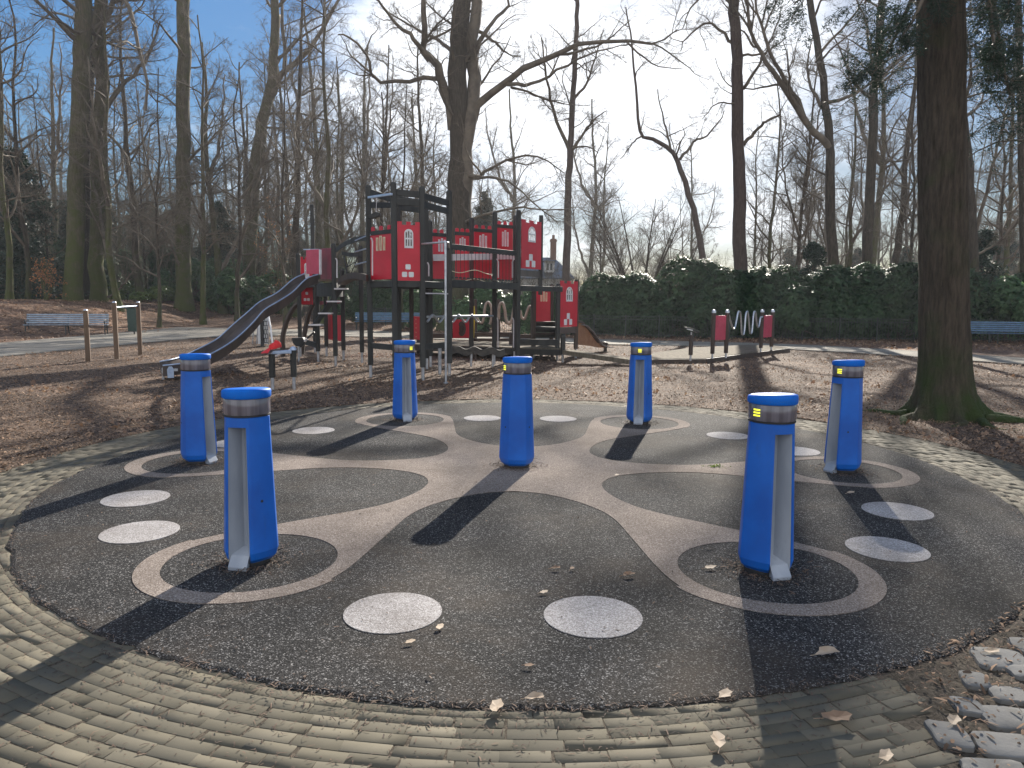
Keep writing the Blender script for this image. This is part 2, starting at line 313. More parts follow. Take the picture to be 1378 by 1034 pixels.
class MB:
    def __init__(s): s.v = []; s.f = []
    def add(s, vs, fs):
        n = len(s.v); s.v += [tuple(x) for x in vs]; s.f += [tuple(i + n for i in f) for f in fs]; return s
    def box(s, c, size, M=None):
        hx, hy, hz = [a / 2 for a in size]
        vs = [Vector((x, y, z)) for x in (-hx, hx) for y in (-hy, hy) for z in (-hz, hz)]
        if M is not None: vs = [M @ q for q in vs]
        c = Vector(c)
        return s.add([q + c for q in vs], [(0, 1, 3, 2), (4, 6, 7, 5), (0, 4, 5, 1), (2, 3, 7, 6), (0, 2, 6, 4), (1, 5, 7, 3)])
    def beam(s, p, q, wd, ht, up=(0, 0, 1)):
        p, q = Vector(p), Vector(q); d = (q - p); ln = d.length; d.normalize()
        u = Vector(up)
        if abs(d.dot(u)) > .98: u = Vector((0, 1, 0))
        sd_ = d.cross(u).normalized(); u = sd_.cross(d)
        M = Matrix((sd_, d, u)).transposed()
        return s.box((p + q) / 2, (wd, ln, ht), M)
    def tube(s, pts, r, n=8, closed=False, caps=True):
        pts = [Vector(p) for p in pts]; k = len(pts)
        rs = r if hasattr(r, '__len__') else [r] * k
        prev = None; rings = []; vs = []
        for i, p in enumerate(pts):
            a = pts[max(i - 1, 0)]; b = pts[min(i + 1, k - 1)]
            if closed: a = pts[(i - 1) % k]; b = pts[(i + 1) % k]
            t = (b - a).normalized()
            if prev is None:
                ref = Vector((0, 0, 1)) if abs(t.z) < .9 else Vector((1, 0, 0))
                nn = t.cross(ref).normalized()
            else:
                nn = prev - t * prev.dot(t)
                nn = nn.normalized() if nn.length > 1e-6 else t.orthogonal().normalized()
            prev = nn; bb = t.cross(nn)
            for j in range(n):
                a_ = 2 * math.pi * j / n
                vs.append(p + (nn * math.cos(a_) + bb * math.sin(a_)) * rs[i])
        fs = []
        for i in range(k if closed else k - 1):
            for j in range(n):
                fs.append((i * n + j, i * n + (j + 1) % n, ((i + 1) % k) * n + (j + 1) % n, ((i + 1) % k) * n + j))
        if caps and not closed:
            fs += [tuple(range(n - 1, -1, -1)), tuple((k - 1) * n + j for j in range(n))]
        return s.add(vs, fs)
    def lathe(s, prof, c=(0, 0, 0), n=24, sx=1, sy=1):
        c = Vector(c); vs = []; fs = []; k = len(prof)
        for r, z in prof:
            for j in range(n):
                a = 2 * math.pi * j / n; vs.append(c + Vector((math.cos(a) * r * sx, math.sin(a) * r * sy, z)))
        for i in range(k - 1):
            for j in range(n): fs.append((i * n + j, i * n + (j + 1) % n, (i + 1) * n + (j + 1) % n, (i + 1) * n + j))
        fs += [tuple(range(n - 1, -1, -1)), tuple((k - 1) * n + j for j in range(n))]
        return s.add(vs, fs)
    def prism(s, poly, o, ux, uy, th):
        """2-D polygon in the plane (o, ux, uy) extruded by th along the normal (centred)"""
        o, ux, uy = Vector(o), Vector(ux), Vector(uy); nn = ux.cross(uy).normalized() * th / 2; k = len(poly)
        vs = [o + ux * a + uy * b - nn for a, b in poly] + [o + ux * a + uy * b + nn for a, b in poly]
        fs = [tuple(range(k - 1, -1, -1)), tuple(range(k, 2 * k))] + [(i, (i + 1) % k, k + (i + 1) % k, k + i) for i in range(k)]
        return s.add(vs, fs)
    def build(s, name, m, parent=None, bevel=0, smooth=None, seg=2):
        me = bpy.data.meshes.new(name)
        off = Vector(parent.get('o_', (0, 0, 0))) if parent is not None and 'o_' in parent else (Vector(parent.location) if parent is not None else Vector())
        me.from_pydata([Vector(q) - off for q in s.v], [], s.f); me.materials.append(m); me.update()
        bm = bmesh.new(); bm.from_mesh(me); bmesh.ops.recalc_face_normals(bm, faces=bm.faces); bm.to_mesh(me); bm.free()
        if smooth:
            me.polygons.foreach_set('use_smooth', np.ones(len(me.polygons), bool)); me.set_sharp_from_angle(angle=R_(smooth))
        o = bpy.data.objects.new(name, me); C.objects.link(o)
        if parent is not None: o.parent = parent
        if bevel:
            b = o.modifiers.new('bevel', 'BEVEL'); b.width = bevel; b.segments = seg; b.limit_method = 'ANGLE'; b.angle_limit = R_(40)
        return o

def plate(name, outer, holes, th, o, ux, uy, m, parent):
    """flat plate with holes (2-D curve fill), in plane (o, ux, uy)"""
    cu = bpy.data.curves.new('tmp', 'CURVE'); cu.dimensions = '2D'; cu.fill_mode = 'BOTH'; cu.extrude = th / 2
    for pl in [outer] + holes:
        sp = cu.splines.new('POLY'); sp.points.add(len(pl) - 1)
        for i, (a, b) in enumerate(pl): sp.points[i].co = (a, b, 0, 1)
        sp.use_cyclic_u = True
    ob = bpy.data.objects.new('tmp', cu); C.objects.link(ob)
    dg = bpy.context.evaluated_depsgraph_get(); dg.update()
    me = bpy.data.meshes.new_from_object(ob.evaluated_get(dg)); bpy.data.objects.remove(ob); bpy.data.curves.remove(cu)
    ux, uy, o = Vector(ux).normalized(), Vector(uy).normalized(), Vector(o); nn = ux.cross(uy)
    M = Matrix((ux, uy, nn)).transposed().to_4x4(); M.translation = o - (Vector(parent.location) if parent else Vector())
    me.transform(M); me.materials.clear(); me.materials.append(m); me.name = name
    q = bpy.data.objects.new(name, me); C.objects.link(q)
    if parent: q.parent = parent
    return q

# ------------------------------------------------------------------ GROUND, PATH, MULCH
def struct(o): o['kind'] = 'structure'; return o
CEN = np.array([.0529, 7.352])
xs = np.concatenate([np.linspace(-900, -90, 12)[:-1], np.linspace(-90, 90, 121), np.linspace(90, 900, 12)[1:]])
ys = np.concatenate([np.linspace(-300, -12, 8)[:-1], np.linspace(-12, 130, 96), np.linspace(130, 1500, 14)[1:]])
X, Y = np.meshgrid(xs, ys); Z = hgt(X, Y) + RNG.normal(0, .02, X.shape) * ((np.abs(X) > 21) | (Y > 46)) - .012
nx, ny = len(xs), len(ys)
I = np.arange(nx * ny).reshape(ny, nx)
F = np.stack([I[:-1, :-1], I[:-1, 1:], I[1:, 1:], I[1:, :-1]], -1).reshape(-1, 4)
struct(mesh_np('ground', np.stack([X, Y, Z], -1).reshape(-1, 3), F, MT['litter'], smooth=True))

INNER = [(20, -4), (18, 9), (14.35, 20.7), (9.9, 27.2), (6.8, 28.3), (3.4, 28.6), (-2, 31.2), (-6, 33.2), (-10.5, 34.3), (-13.3, 33), (-13.7, 27.1), (-14.4, 20.7), (-15, 8), (-16, -6)]
OUTER = [(24.5, -4), (21.5, 12), (16.4, 23.6), (11.8, 31.0), (4.3, 32.6), (0, 35.4), (-5, 38.8), (-10, 43.5), (-17, 53), (-20.4, 57), (-19.8, 45), (-19.2, 38), (-19, 27), (-19.2, 10), (-20, -6)]
def resample(pl, n):
    p = np.array(pl, float); d = np.r_[0, np.cumsum(np.hypot(*np.diff(p, axis=0).T))]
    t = np.linspace(0, d[-1], n); q = np.stack([np.interp(t, d, p[:, 0]), np.interp(t, d, p[:, 1])], 1)
    for _ in range(3): q[1:-1] = (q[:-2] + 2 * q[1:-1] + q[2:]) / 4
    return q
bm = bmesh.new()
inn = resample(INNER, 70); ou = resample(OUTER, 70)
ring = [bm.verts.new((x, y, .012)) for x, y in inn] + [bm.verts.new((x, y, .012)) for x, y in ou[::-1]]
fc = bm.faces.new(ring); bmesh.ops.triangulate(bm, faces=[fc])
me = bpy.data.meshes.new('path'); bm.to_mesh(me); bm.free(); me.materials.append(MT['path'])
o = bpy.data.objects.new('path', me); C.objects.link(o); struct(o)
if me.polygons[0].normal.z < 0: me.flip_normals()
k = MB(); k_ = [(x, y) for x, y in inn]
for a, b in zip(k_[:-1], k_[1:]): k.beam((*a, .015), (*b, .015), .10, .07)
struct(k.build('kerb', MT['kerb']))

# mulch: polar sheet from the paved ring out to the path
th = np.linspace(0, 2 * math.pi, 541)[:-1]
clos = np.vstack([inn, inn[:1]])
def rayhit(a):
    d = np.array([math.cos(a), math.sin(a)]); best = 30.0
    p = clos[:-1] - CEN; q = clos[1:] - CEN; e = q - p
    den = d[0] * e[:, 1] - d[1] * e[:, 0]; den[np.abs(den) < 1e-9] = 1e-9
    t = (p[:, 0] * e[:, 1] - p[:, 1] * e[:, 0]) / den; u = (p[:, 0] * d[1] - p[:, 1] * d[0]) / den
    ok = (t > .5) & (u >= 0) & (u <= 1)
    return t[ok].min() if ok.any() else best
RH = np.array([rayhit(a) for a in th]) - .04
def ring_r(a):   # outer edge of the paved ring
    return 5.14 + .02 * np.sin(3 * a + 1) + .16 * np.cos(a - .3) + .55 * np.maximum(0, -np.sin(a)) ** 2
nr = 90; s = np.linspace(0, 1, nr) ** 1.6
r0 = ring_r(th)
RR = r0[:, None] + (RH - r0)[:, None] * s[None]
PX = CEN[0] + RR * np.cos(th)[:, None]; PY = CEN[1] + RR * np.sin(th)[:, None]
PZ = .012 + RNG.random(PX.shape) * .022 + .012 * np.sin(PX * 1.7 + 1) * np.sin(PY * 1.3); PZ[:, 0] = .004; PZ[:, -1] = .0
I = np.arange(PX.size).reshape(PX.shape); I2 = np.roll(I, -1, 0)
F = np.stack([I[:, :-1], I[:, 1:], I2[:, 1:], I2[:, :-1]], -1).reshape(-1, 4)
struct(mesh_np('bark_mulch', np.stack([PX, PY, PZ], -1).reshape(-1, 3), F, MT['mulch'], smooth=True))
# joint soil under the paving
struct(MB().lathe([(5.75, -.004), (5.75, 0.0163), (.01, .0163)], (CEN[0], CEN[1], 0), 96).build('paving_bed', MT['joint']))

# paving bricks: every brick its own little block with worn edges
def bricks():
    bw, bh, g = .200, .066, .004
    X_, Y_, A_ = [], [], []
    for i in range(26):
        r = 4.16 + i * bh; n = int(round(2 * math.pi * r / bw)); t = (np.arange(n) + RNG.random() + RNG.normal(0, .03, n)) * 2 * math.pi / n
        rr = r + RNG.normal(0, .0016, n) + .004 * np.sin(5 * t + i * .3); sy = np.where(np.abs(np.sin(t)) > 0, 1 + .055 * np.sin(t) ** 2, 1)
        X_.append(rr * np.cos(t)); Y_.append(rr * np.sin(t) * sy + .10 * np.abs(np.sin(t))); A_.append(np.arctan2(np.cos(t) * sy, -np.sin(t)))
    x, y, rot = np.concatenate(X_), np.concatenate(Y_), np.concatenate(A_)
    r = np.hypot(x, y); t = np.arctan2(y, x)
    keep = (r > 4.05) & (r < ring_r(t) + .03)
    keep &= ~((x + CEN[0] > 1.60 + (y + CEN[1] - 2.6) * .22) & (y + CEN[1] < 4.2) & (x + CEN[0] > 1.5))
    x, y, rot, t = x[keep], y[keep], rot[keep], t[keep]; n = len(x)
    rot = rot + RNG.normal(0, .010, n); hz = .0185 + RNG.normal(0, .0005, n)
    tx, ty = RNG.normal(0, .002, n), RNG.normal(0, .003, n)
    V = []
    for zz, ins in ((-.03, 0), (-.001, 0), (0, .0012)):
        for sx, sy in ((-1, -1), (1, -1), (1, 1), (-1, 1)):
            lx = sx * ((bw - g) / 2 - ins + RNG.normal(0, .0012, n)); ly = sy * ((bh * (1 + .075 * np.sin(t) ** 2) - g) / 2 - ins + RNG.normal(0, .0007, n))
            V.append(np.stack([x + lx * np.cos(rot) - ly * np.sin(rot), y + lx * np.sin(rot) + ly * np.cos(rot), hz + zz + tx * lx + ty * ly], 1))
    V = np.stack(V, 1).reshape(-1, 3); V[:, 0] += CEN[0]; V[:, 1] += CEN[1]
    f = [(8, 9, 10, 11)] + [(a + l, (a + 1) % 4 + l, (a + 1) % 4 + 4 + l, a + 4 + l) for l in (0, 4) for a in range(4)]
    F = (np.array(f)[None] + (np.arange(n) * 12)[:, None, None]).reshape(-1, 4)
    return struct(mesh_np('paving', V, F, MT['paver']))
bricks()

# rubber disc (slightly oval, ragged rim) with real thickness
n = 360; a = np.linspace(0, 2 * math.pi, n + 1)[:-1]
jag = RNG.normal(0, .008, n) + .02 * np.sin(7 * a) * np.sin(3 * a + 1)
rx, ry = 4.30 + jag, 4.60 + jag
ex = CEN[0] + .06 + rx * np.cos(a); ey = CEN[1] + .14 + ry * np.sin(a)
DZ = .032
V = [np.stack([ex, ey, np.full(n, -.01)], 1), np.stack([ex, ey, np.full(n, DZ - .008)], 1), np.stack([CEN[0] + (ex - CEN[0]) * .995, CEN[1] + (ey - CEN[1]) * .995, np.full(n, DZ)], 1)]
V = np.vstack(V + [np.array([[CEN[0], CEN[1], DZ]])])
bm = bmesh.new(); vs = [bm.verts.new(q) for q in V]
for l in (0, 1):
    for j in range(n): bm.faces.new((vs[l * n + j], vs[l * n + (j + 1) % n], vs[(l + 1) * n + (j + 1) % n], vs[(l + 1) * n + j]))
bm.faces.new([vs[2 * n + j] for j in range(n)]); vs_c = vs[-1]; bm.verts.remove(vs_c)
me = bpy.data.meshes.new('rubber_surface'); bm.to_mesh(me); bm.free(); me.materials.append(MT['rubber'])
o = bpy.data.objects.new('rubber_surface', me); C.objects.link(o); struct(o)

# star shaped inlay: hub, six arms flaring into six rings
ARM = [math.radians(-1.72 + 60 * i) for i in range(6)]; RB = 3.255
ws = np.array([(.86, .5), (.93, .385), (1.05, .30), (1.25, .215), (1.5, .165), (1.75, .158), (2.0, .215), (2.3, .335), (2.6, .455), (2.85, .555), (3.05, .625), (3.2, .66)])
def arm_halfwidth(sv): return np.interp(sv, ws[:, 0], ws[:, 1])
sv = np.linspace(.86, 3.22, 44); wv_ = arm_halfwidth(sv)
for _ in range(3): wv_[1:-1] = (wv_[:-2] + 2 * wv_[1:-1] + wv_[2:]) / 4
poly = []; ringout = .685; ringin = .535
for A in ARM:
    d = np.array([math.cos(A), math.sin(A)]); nrm = np.array([-d[1], d[0]])
    side = lambda sg: [CEN + d * s_ + nrm * w_ * sg for s_, w_ in zip(sv, wv_)]
    poly += side(-1)
    a0 = math.atan2(-wv_[-1], sv[-1] - RB)
    a1 = -a0
    aa = np.linspace(a0 , a1 , 60) if a0 < 0 else np.linspace(a0, a1, 60)
    poly += [CEN + d * (RB + ringout * math.cos(x)) + nrm * ringout * math.sin(x) for x in aa]
    poly += side(1)[::-1]
holes = []
for A in ARM:
    cx, cy = CEN[0] + RB * math.cos(A), CEN[1] + RB * math.sin(A)
    holes.append([(cx + ringin * math.cos(x), cy + ringin * math.sin(x)) for x in np.linspace(0, 2 * math.pi, 73)[:-1]])
o = plate('rubber_marking', [tuple(p) for p in poly], holes, .004, (0, 0, DZ + .002), (1, 0, 0), (0, 1, 0), MT['rubber_pale'], None); struct(o)
for x, y in [(-.63, 3.81), (.44, 3.78), (-2.66, 5.15), (-3.14, 6.04), (2.57, 4.90), (3.12, 5.83), (-2.53, 9.32), (-3.2, 8.45), (2.72, 9.17), (3.21, 8.23), (-.42, 10.42), (.66, 10.41)]:
    struct(MB().lathe([(.262, 0), (.262, .004)], (x, y, DZ + .0005), 64).build('rubber_spot', MT['rubber_dot']))

# ------------------------------------------------------------------ SCATTER (chips, litter)
def flakes(P, size_l, size_w, tilt, n_curl=True):
    """P (n,3): one bent quad strip (2 quads) per point"""
    n = len(P); yaw = RNG.random(n) * 2 * math.pi
    l = size_l[0] + RNG.random(n) ** 2 * (size_l[1] - size_l[0]); wd = size_w[0] + RNG.random(n) * (size_w[1] - size_w[0])
    d = np.stack([np.cos(yaw), np.sin(yaw), RNG.normal(0, tilt, n)], 1); d /= np.linalg.norm(d, axis=1)[:, None]
    s_ = np.stack([-np.sin(yaw), np.cos(yaw), RNG.normal(0, tilt, n)], 1)
    up = np.array([0, 0, 1.0])
    cu = (RNG.normal(.12, .12, n) * l)[:, None] * up
    V = np.stack([P - d * l[:, None] / 2 - s_ * wd[:, None] * .35, P - d * l[:, None] / 2 + s_ * wd[:, None] * .35,
                  P - cu * 0 + s_ * wd[:, None] / 2 + cu, P - s_ * wd[:, None] / 2 + cu,
                  P + d * l[:, None] / 2 + s_ * wd[:, None] * .25, P + d * l[:, None] / 2 - s_ * wd[:, None] * .25], 1).reshape(-1, 3)
    F = (np.array([(0, 1, 2, 3), (3, 2, 4, 5)])[None] + (np.arange(n) * 6)[:, None, None]).reshape(-1, 4)
    return V, F
def in_poly(x, y, pl):
    r = np.zeros(len(x), bool); j = len(pl) - 1
    for i in range(len(pl)):
        xi, yi = pl[i]; xj, yj = pl[j]
        c = ((yi > y) != (yj > y)) & (x < (xj - xi) * (y - yi) / (yj - yi + 1e-12) + xi)
        r ^= c; j = i
    return r
n = 260000
yy = 3 + RNG.random(n) ** 1.5 * 31; xx = (RNG.random(n) * 2 - 1) * (yy * .75 + 1)
rr = np.hypot(xx - CEN[0], yy - CEN[1]); tt = np.arctan2(yy - CEN[1], xx - CEN[0])
ok = (rr > ring_r(tt) - .12 * RNG.random(n) ** 2) & in_poly(xx, yy, inn)
P = np.stack([xx, yy, .03 + RNG.random(n) * .015], 1)[ok]
V, F = flakes(P, (.015, .065), (.006, .02), .35)
tag(mesh_np('wood_chips', V, F, MT['chip']), kind='stuff')
n = 26000; yy = 6 + RNG.random(n) * 28; xx = (RNG.random(n) * 2 - 1) * (yy * .75 + 1)
dr_ = np.sin(xx * 1.3 + 2 * np.sin(yy * .7)) + np.sin(yy * 1.9 + xx * .6) + RNG.normal(0, .6, n); rr = np.hypot(xx - CEN[0], yy - CEN[1]); tt = np.arctan2(yy - CEN[1], xx - CEN[0])
ok = (dr_ > .9) & (rr > ring_r(tt) + .05) & in_poly(xx, yy, inn)
V, F = flakes(np.stack([xx, yy, .04 + RNG.random(n) * .015], 1)[ok], (.04, .09), (.03, .055), .5)
tag(mesh_np('leaf_litter', V, F, MT['leaf_dry']), kind='stuff')
# dry beech leaves on the bank, the path edges and under the hedge
n = 70000
yy = 12 + RNG.random(n) * 55; xx = -60 + RNG.random(n) * 100
keep = (~in_poly(xx, yy, np.vstack([inn, ou[::-1]])) & ~in_poly(xx, yy, inn)) | (RNG.random(n) < .012)
keep &= (xx < -18.5) | (yy > 27)
P = np.stack([xx, yy, hgt(xx, yy) + .02 + RNG.random(n) * .03], 1)[keep]
V, F = flakes(P, (.07, .15), (.05, .09), .4)
tag(mesh_np('leaf_litter', V, F, MT['leaf_dry']), kind='stuff')
# crumbs and twigs along the rubber rim and in the paving joints
n = 15000; t = RNG.random(n) * 2 * math.pi; rr = np.where(RNG.random(n) < .35, 4.33 + RNG.normal(0, .05, n), 4.3 + RNG.random(n) * 1.05)
xx = CEN[0] + .06 + rr * np.cos(t); yy = CEN[1] + .14 + (rr + .29 * (rr < 4.55)) * np.sin(t)
P = np.stack([xx, yy, .034 + RNG.random(n) * .006], 1)
P[:, 2] = np.where(rr > 4.42, .0205 + RNG.random(n) * .004, P[:, 2]); V, F = flakes(P, (.006, .045), (.002, .007), .10)
n2 = 2600; t = RNG.random(n2) * 2 * math.pi; r2 = np.sqrt(RNG.random(n2)) * 4.3
P2 = np.stack([CEN[0] + r2 * np.cos(t), CEN[1] + r2 * np.sin(t), np.full(n2, .040)], 1)
V2, F2 = flakes(P2, (.006, .03), (.003, .010), .15)
n4 = 16000; i4 = RNG.integers(0, 26, n4); r4 = 4.16 + (i4 - .5) * .066 + RNG.normal(0, .006, n4); t4 = RNG.random(n4) * 2 * math.pi
cl_ = np.sin(t4 * 23 + i4 * 1.7) + np.sin(t4 * 57 + i4 * .9) + RNG.normal(0, .5, n4) > .2; r4, t4 = r4[cl_], t4[cl_]
P4 = np.stack([CEN[0] + r4 * np.cos(t4), CEN[1] + r4 * np.sin(t4) * (1 + .055 * np.sin(t4) ** 2) + .10 * np.abs(np.sin(t4)), .0195 + RNG.random(len(r4)) * .003], 1)
P4 = P4[((P4[:, 0] - CEN[0] - .06) / 4.3) ** 2 + ((P4[:, 1] - CEN[1] - .14) / 4.6) ** 2 > 1.0]; V4, F4 = flakes(P4, (.006, .03), (.002, .006), .08)
t = RNG.random(3000) * 2 * math.pi; q_ = RNG.integers(0, 7, 3000)
ctr = np.array([CEN] + [CEN + RB * np.array([math.cos(A), math.sin(A)]) for A in ARM])[q_]
rd = np.abs(RNG.normal(.13, .07, 3000)) + .05
P3 = np.stack([ctr[:, 0] + rd * np.cos(t), ctr[:, 1] + rd * np.sin(t), .036 + RNG.random(3000) * .012], 1)
V3, F3 = flakes(P3, (.01, .05), (.004, .012), .25)
tag(mesh_np('debris', np.vstack([V, V2, V3, V4]), np.vstack([F, F2 + len(V), F3 + len(V) + len(V2), F4 + len(V) + len(V2) + len(V3)]), MT['crumb']), kind='stuff')

# ------------------------------------------------------------------ BOLLARDS
def bollard(label, ch_deg, led_deg, loc):
    t = thing('game_bollard', label, 'bollard', (0, 0, 0), 'blue game bollards on the rubber circle')
    n = 73; half = 24
    def rad(z):   # body radius by height
        return np.interp(z, [.03, .10, .95], [.150, .172, .139])
    cd = R_(ch_deg)
    # blue shell, open at the channel
    angs = np.linspace(cd + R_(half), cd + R_(360 - half), n)
    def rr(a, z):   # softly faceted section
        d = (a - cd) % (2 * math.pi); h6 = (math.cos(math.pi / 6) / math.cos((d + math.pi / 6) % (math.pi / 3) - math.pi / 6)) ** .8; return rad(z) * (.955 + .085 * (h6 - .89) / .11)
    zs = [.030, .055, .10, .25, .5, .75, .885]
    bs = [.132, .158, 1, 1, 1, 1, 1]
    mb = MB(); vs = []; fs = []
    for z, bq in zip(zs, bs):
        for a_ in angs:
            r = rr(a_, max(z, .1)) * (1 if bq == 1 else bq / .172)
            vs.append((r * math.cos(a_), r * math.sin(a_), z))
    for i in range(len(zs) - 1):
        for j in range(n - 1): fs.append((i * n + j, i * n + j + 1, (i + 1) * n + j + 1, (i + 1) * n + j))
    mb.add(vs, fs)
    # header above the channel, full round
    full = np.linspace(0, 2 * math.pi, 49)[:-1]
    vs = [(rr(a_, z) * math.cos(a_), rr(a_, z) * math.sin(a_), z) for z in (.885, .943) for a_ in full] + [(.13 * math.cos(a_), .13 * math.sin(a_), .948) for a_ in full]
    fs = [(i * 48 + j, i * 48 + (j + 1) % 48, (i + 1) * 48 + (j + 1) % 48, (i + 1) * 48 + j) for i in (0, 1) for j in range(48)]
    fs += [tuple(range(47, -1, -1))]
    mb.add(vs, fs)
    body = mb.build('body', MT['blue'], t, smooth=9)
    # grey V channel
    mb = MB(); vs = []
    zz = [.03, .06, .3, .6, .886]
    for z in zz:
        r = rad(max(z, .1)) * (.93 if z < .05 else 1)
        pa = (r * 1.0, cd + R_(half)); pb = (r * .40, cd + R_(9)); pc = (r * .40, cd - R_(9)); pd = (r * 1.0, cd - R_(half))
        vs += [(q[0] * math.cos(q[1]), q[0] * math.sin(q[1]), z) for q in (pa, pb, pc, pd)]
    fs = [(i * 4 + j, i * 4 + j + 1, i * 4 + 4 + j + 1, i * 4 + 4 + j) for i in range(len(zz) - 1) for j in range(3)]
    mb.add(vs, fs); mb.build('channel', MT['grey'], t)
    # foot wedge that sticks out of the channel
    ux = Vector((math.cos(cd), math.sin(cd), 0)); uy = Vector((-math.sin(cd), math.cos(cd), 0))
    mb = MB(); prof = [(.05, .0), (.188, .0), (.188, .022), (.145, .085), (.05, .13)]
    vs = [ux * a_ + uy * s_ * (.062 if a_ > .1 else .03) + Vector((0, 0, z)) for s_ in (-1, 1) for a_, z in prof]
    mb.add(vs, [(4, 3, 2, 1, 0), (5, 6, 7, 8, 9)] + [(i, (i + 1) % 5, 5 + (i + 1) % 5, 5 + i) for i in range(5)])
    mb.build('foot', MT['grey'], t, bevel=.004)
    MB().lathe([(.125, -.01), (.13, .028), (.128, .034)], n=32).build('base', MT['black'], t, smooth=40)
    MB().lathe([(.128, .945), (.1405, .947), (.1405, .956), (.130, .958)], n=48).build('gasket', MT['black'], t, smooth=40)
    ln = MB().lathe([(.118, .955), (.138, .958), (.141, .968), (.141, 1.050), (.1375, 1.058), (.118, 1.060)], n=48).build('light_ring', MT['lens'], t, smooth=40)
    ld = R_(led_deg)
    for kz in (.991, 1.0085, 1.026):
        mb = MB(); vs = []
        for rr_ in (.1400, .1425):
            for z in (kz - .0048, kz + .0048):
                for q in np.linspace(-.17, .17, 5): vs.append((rr_ * math.cos(ld + q), rr_ * math.sin(ld + q), z))
        fs = [(10 + j, 11 + j, 16 + j, 15 + j) for j in range(4)] + [(5 + j, 6 + j, 16 + j, 15 + j) for j in range(4)] + [(j, j + 1, 11 + j, 10 + j) for j in range(4)] + [(0, 5, 15, 10), (4, 9, 19, 14)]
        mb.add(vs, fs); mb.build('led', MT['led'], ln)
    # cap: flat lens, tilted a little, with a dark seat
    mb = MB(); vs = []; pr = [(.120, 1.056), (.144, 1.060), (.148, 1.068), (.148, 1.098), (.143, 1.108), (.125, 1.114), (.06, 1.117), (.012, 1.118)]
    for r, z in pr:
        for j in range(48):
            a_ = 2 * math.pi * j / 48
            zz_ = z + (.07 * r * math.cos(a_ + 1.2) if z > 1.08 else 0)
            vs.append((r * math.cos(a_), r * math.sin(a_), zz_))
    fs = [(i * 48 + j, i * 48 + (j + 1) % 48, (i + 1) * 48 + (j + 1) % 48, (i + 1) * 48 + j) for i in range(len(pr) - 1) for j in range(48)] + [tuple(range(47, -1, -1)), tuple(7 * 48 + j for j in range(48))]
    mb.add(vs, fs); mb.build('cap', MT['bluecap'], t, smooth=50)
    # bolt plug on the shell
    bd = cd + R_(150); z = .45; r = rr(bd, z)
    for q_ in (130, 230, 55):
        bd = cd + R_(q_); r = rr(bd, .42); c_ = Vector((r * math.cos(bd), r * math.sin(bd), .42)); d_ = Vector((math.cos(bd), math.sin(bd), 0))
        MB().tube([c_ - d_ * .01, c_ + d_ * .002], .009, 10).build('plug', MT['black'], t)
    t.location = loc
    return t
def ringpos(i): return (CEN[0] + RB * math.cos(ARM[i]), CEN[1] + RB * math.sin(ARM[i]), DZ)
bollard('blue tapered bollard standing at the hub of the pale star, channel turned away', 92, 206, (CEN[0], CEN[1], DZ))
bollard('blue bollard in the pale ring nearest left, grey channel facing the viewer', -98, 70, ringpos(4))
bollard('blue bollard in the pale ring nearest right, yellow lights and grey channel at front', -76, -148, ringpos(5))
bollard('blue bollard at the leftmost ring, in front of the slide end', -20, 60, ringpos(3))
bollard('blue bollard at the rightmost ring, beside the big tree trunk', -157, -146, ringpos(0))
bollard('blue bollard in the far left ring, in front of the castle tower', -71, -42, ringpos(2))
bollard('blue bollard in the far right ring, below the dark hedge', -104, -106, ringpos(1))
# ------------------------------------------------------------------ TREES (grown level by level, all branches of a level at once)
def unit(v): return v / np.maximum(np.linalg.norm(v, axis=-1, keepdims=True), 1e-9)
def tubes(P, R, s):
    """P (n,k,3) R (n,k) -> verts, quads of n tubes with s sides"""
    n, k, _ = P.shape
    T = np.empty_like(P); T[:, 1:-1] = P[:, 2:] - P[:, :-2]; T[:, 0] = P[:, 1] - P[:, 0]; T[:, -1] = P[:, -1] - P[:, -2]
    T = unit(T)
    ref = np.where(np.abs(T[:, :1, 2:3]) < .9, np.array([0, 0, 1.0]), np.array([1.0, 0, 0]))
    A = unit(np.cross(T, np.broadcast_to(ref, T.shape))); B = np.cross(T, A)
    an = np.arange(s) * 2 * np.pi / s
    V = P[:, :, None] + R[:, :, None, None] * (A[:, :, None] * np.cos(an)[:, None] + B[:, :, None] * np.sin(an)[:, None])
    I = np.arange(n * k * s).reshape(n, k, s); J = np.roll(I, -1, 2)
    F = np.stack([I[:, :-1], J[:, :-1], J[:, 1:], I[:, 1:]], -1).reshape(-1, 4)
    return V.reshape(-1, 3), F
def join(parts):
    V = []; F = []; n = 0
    for v, f in parts: V.append(v); F.append(f + n); n += len(v)
    return np.vstack(V), np.vstack(F)
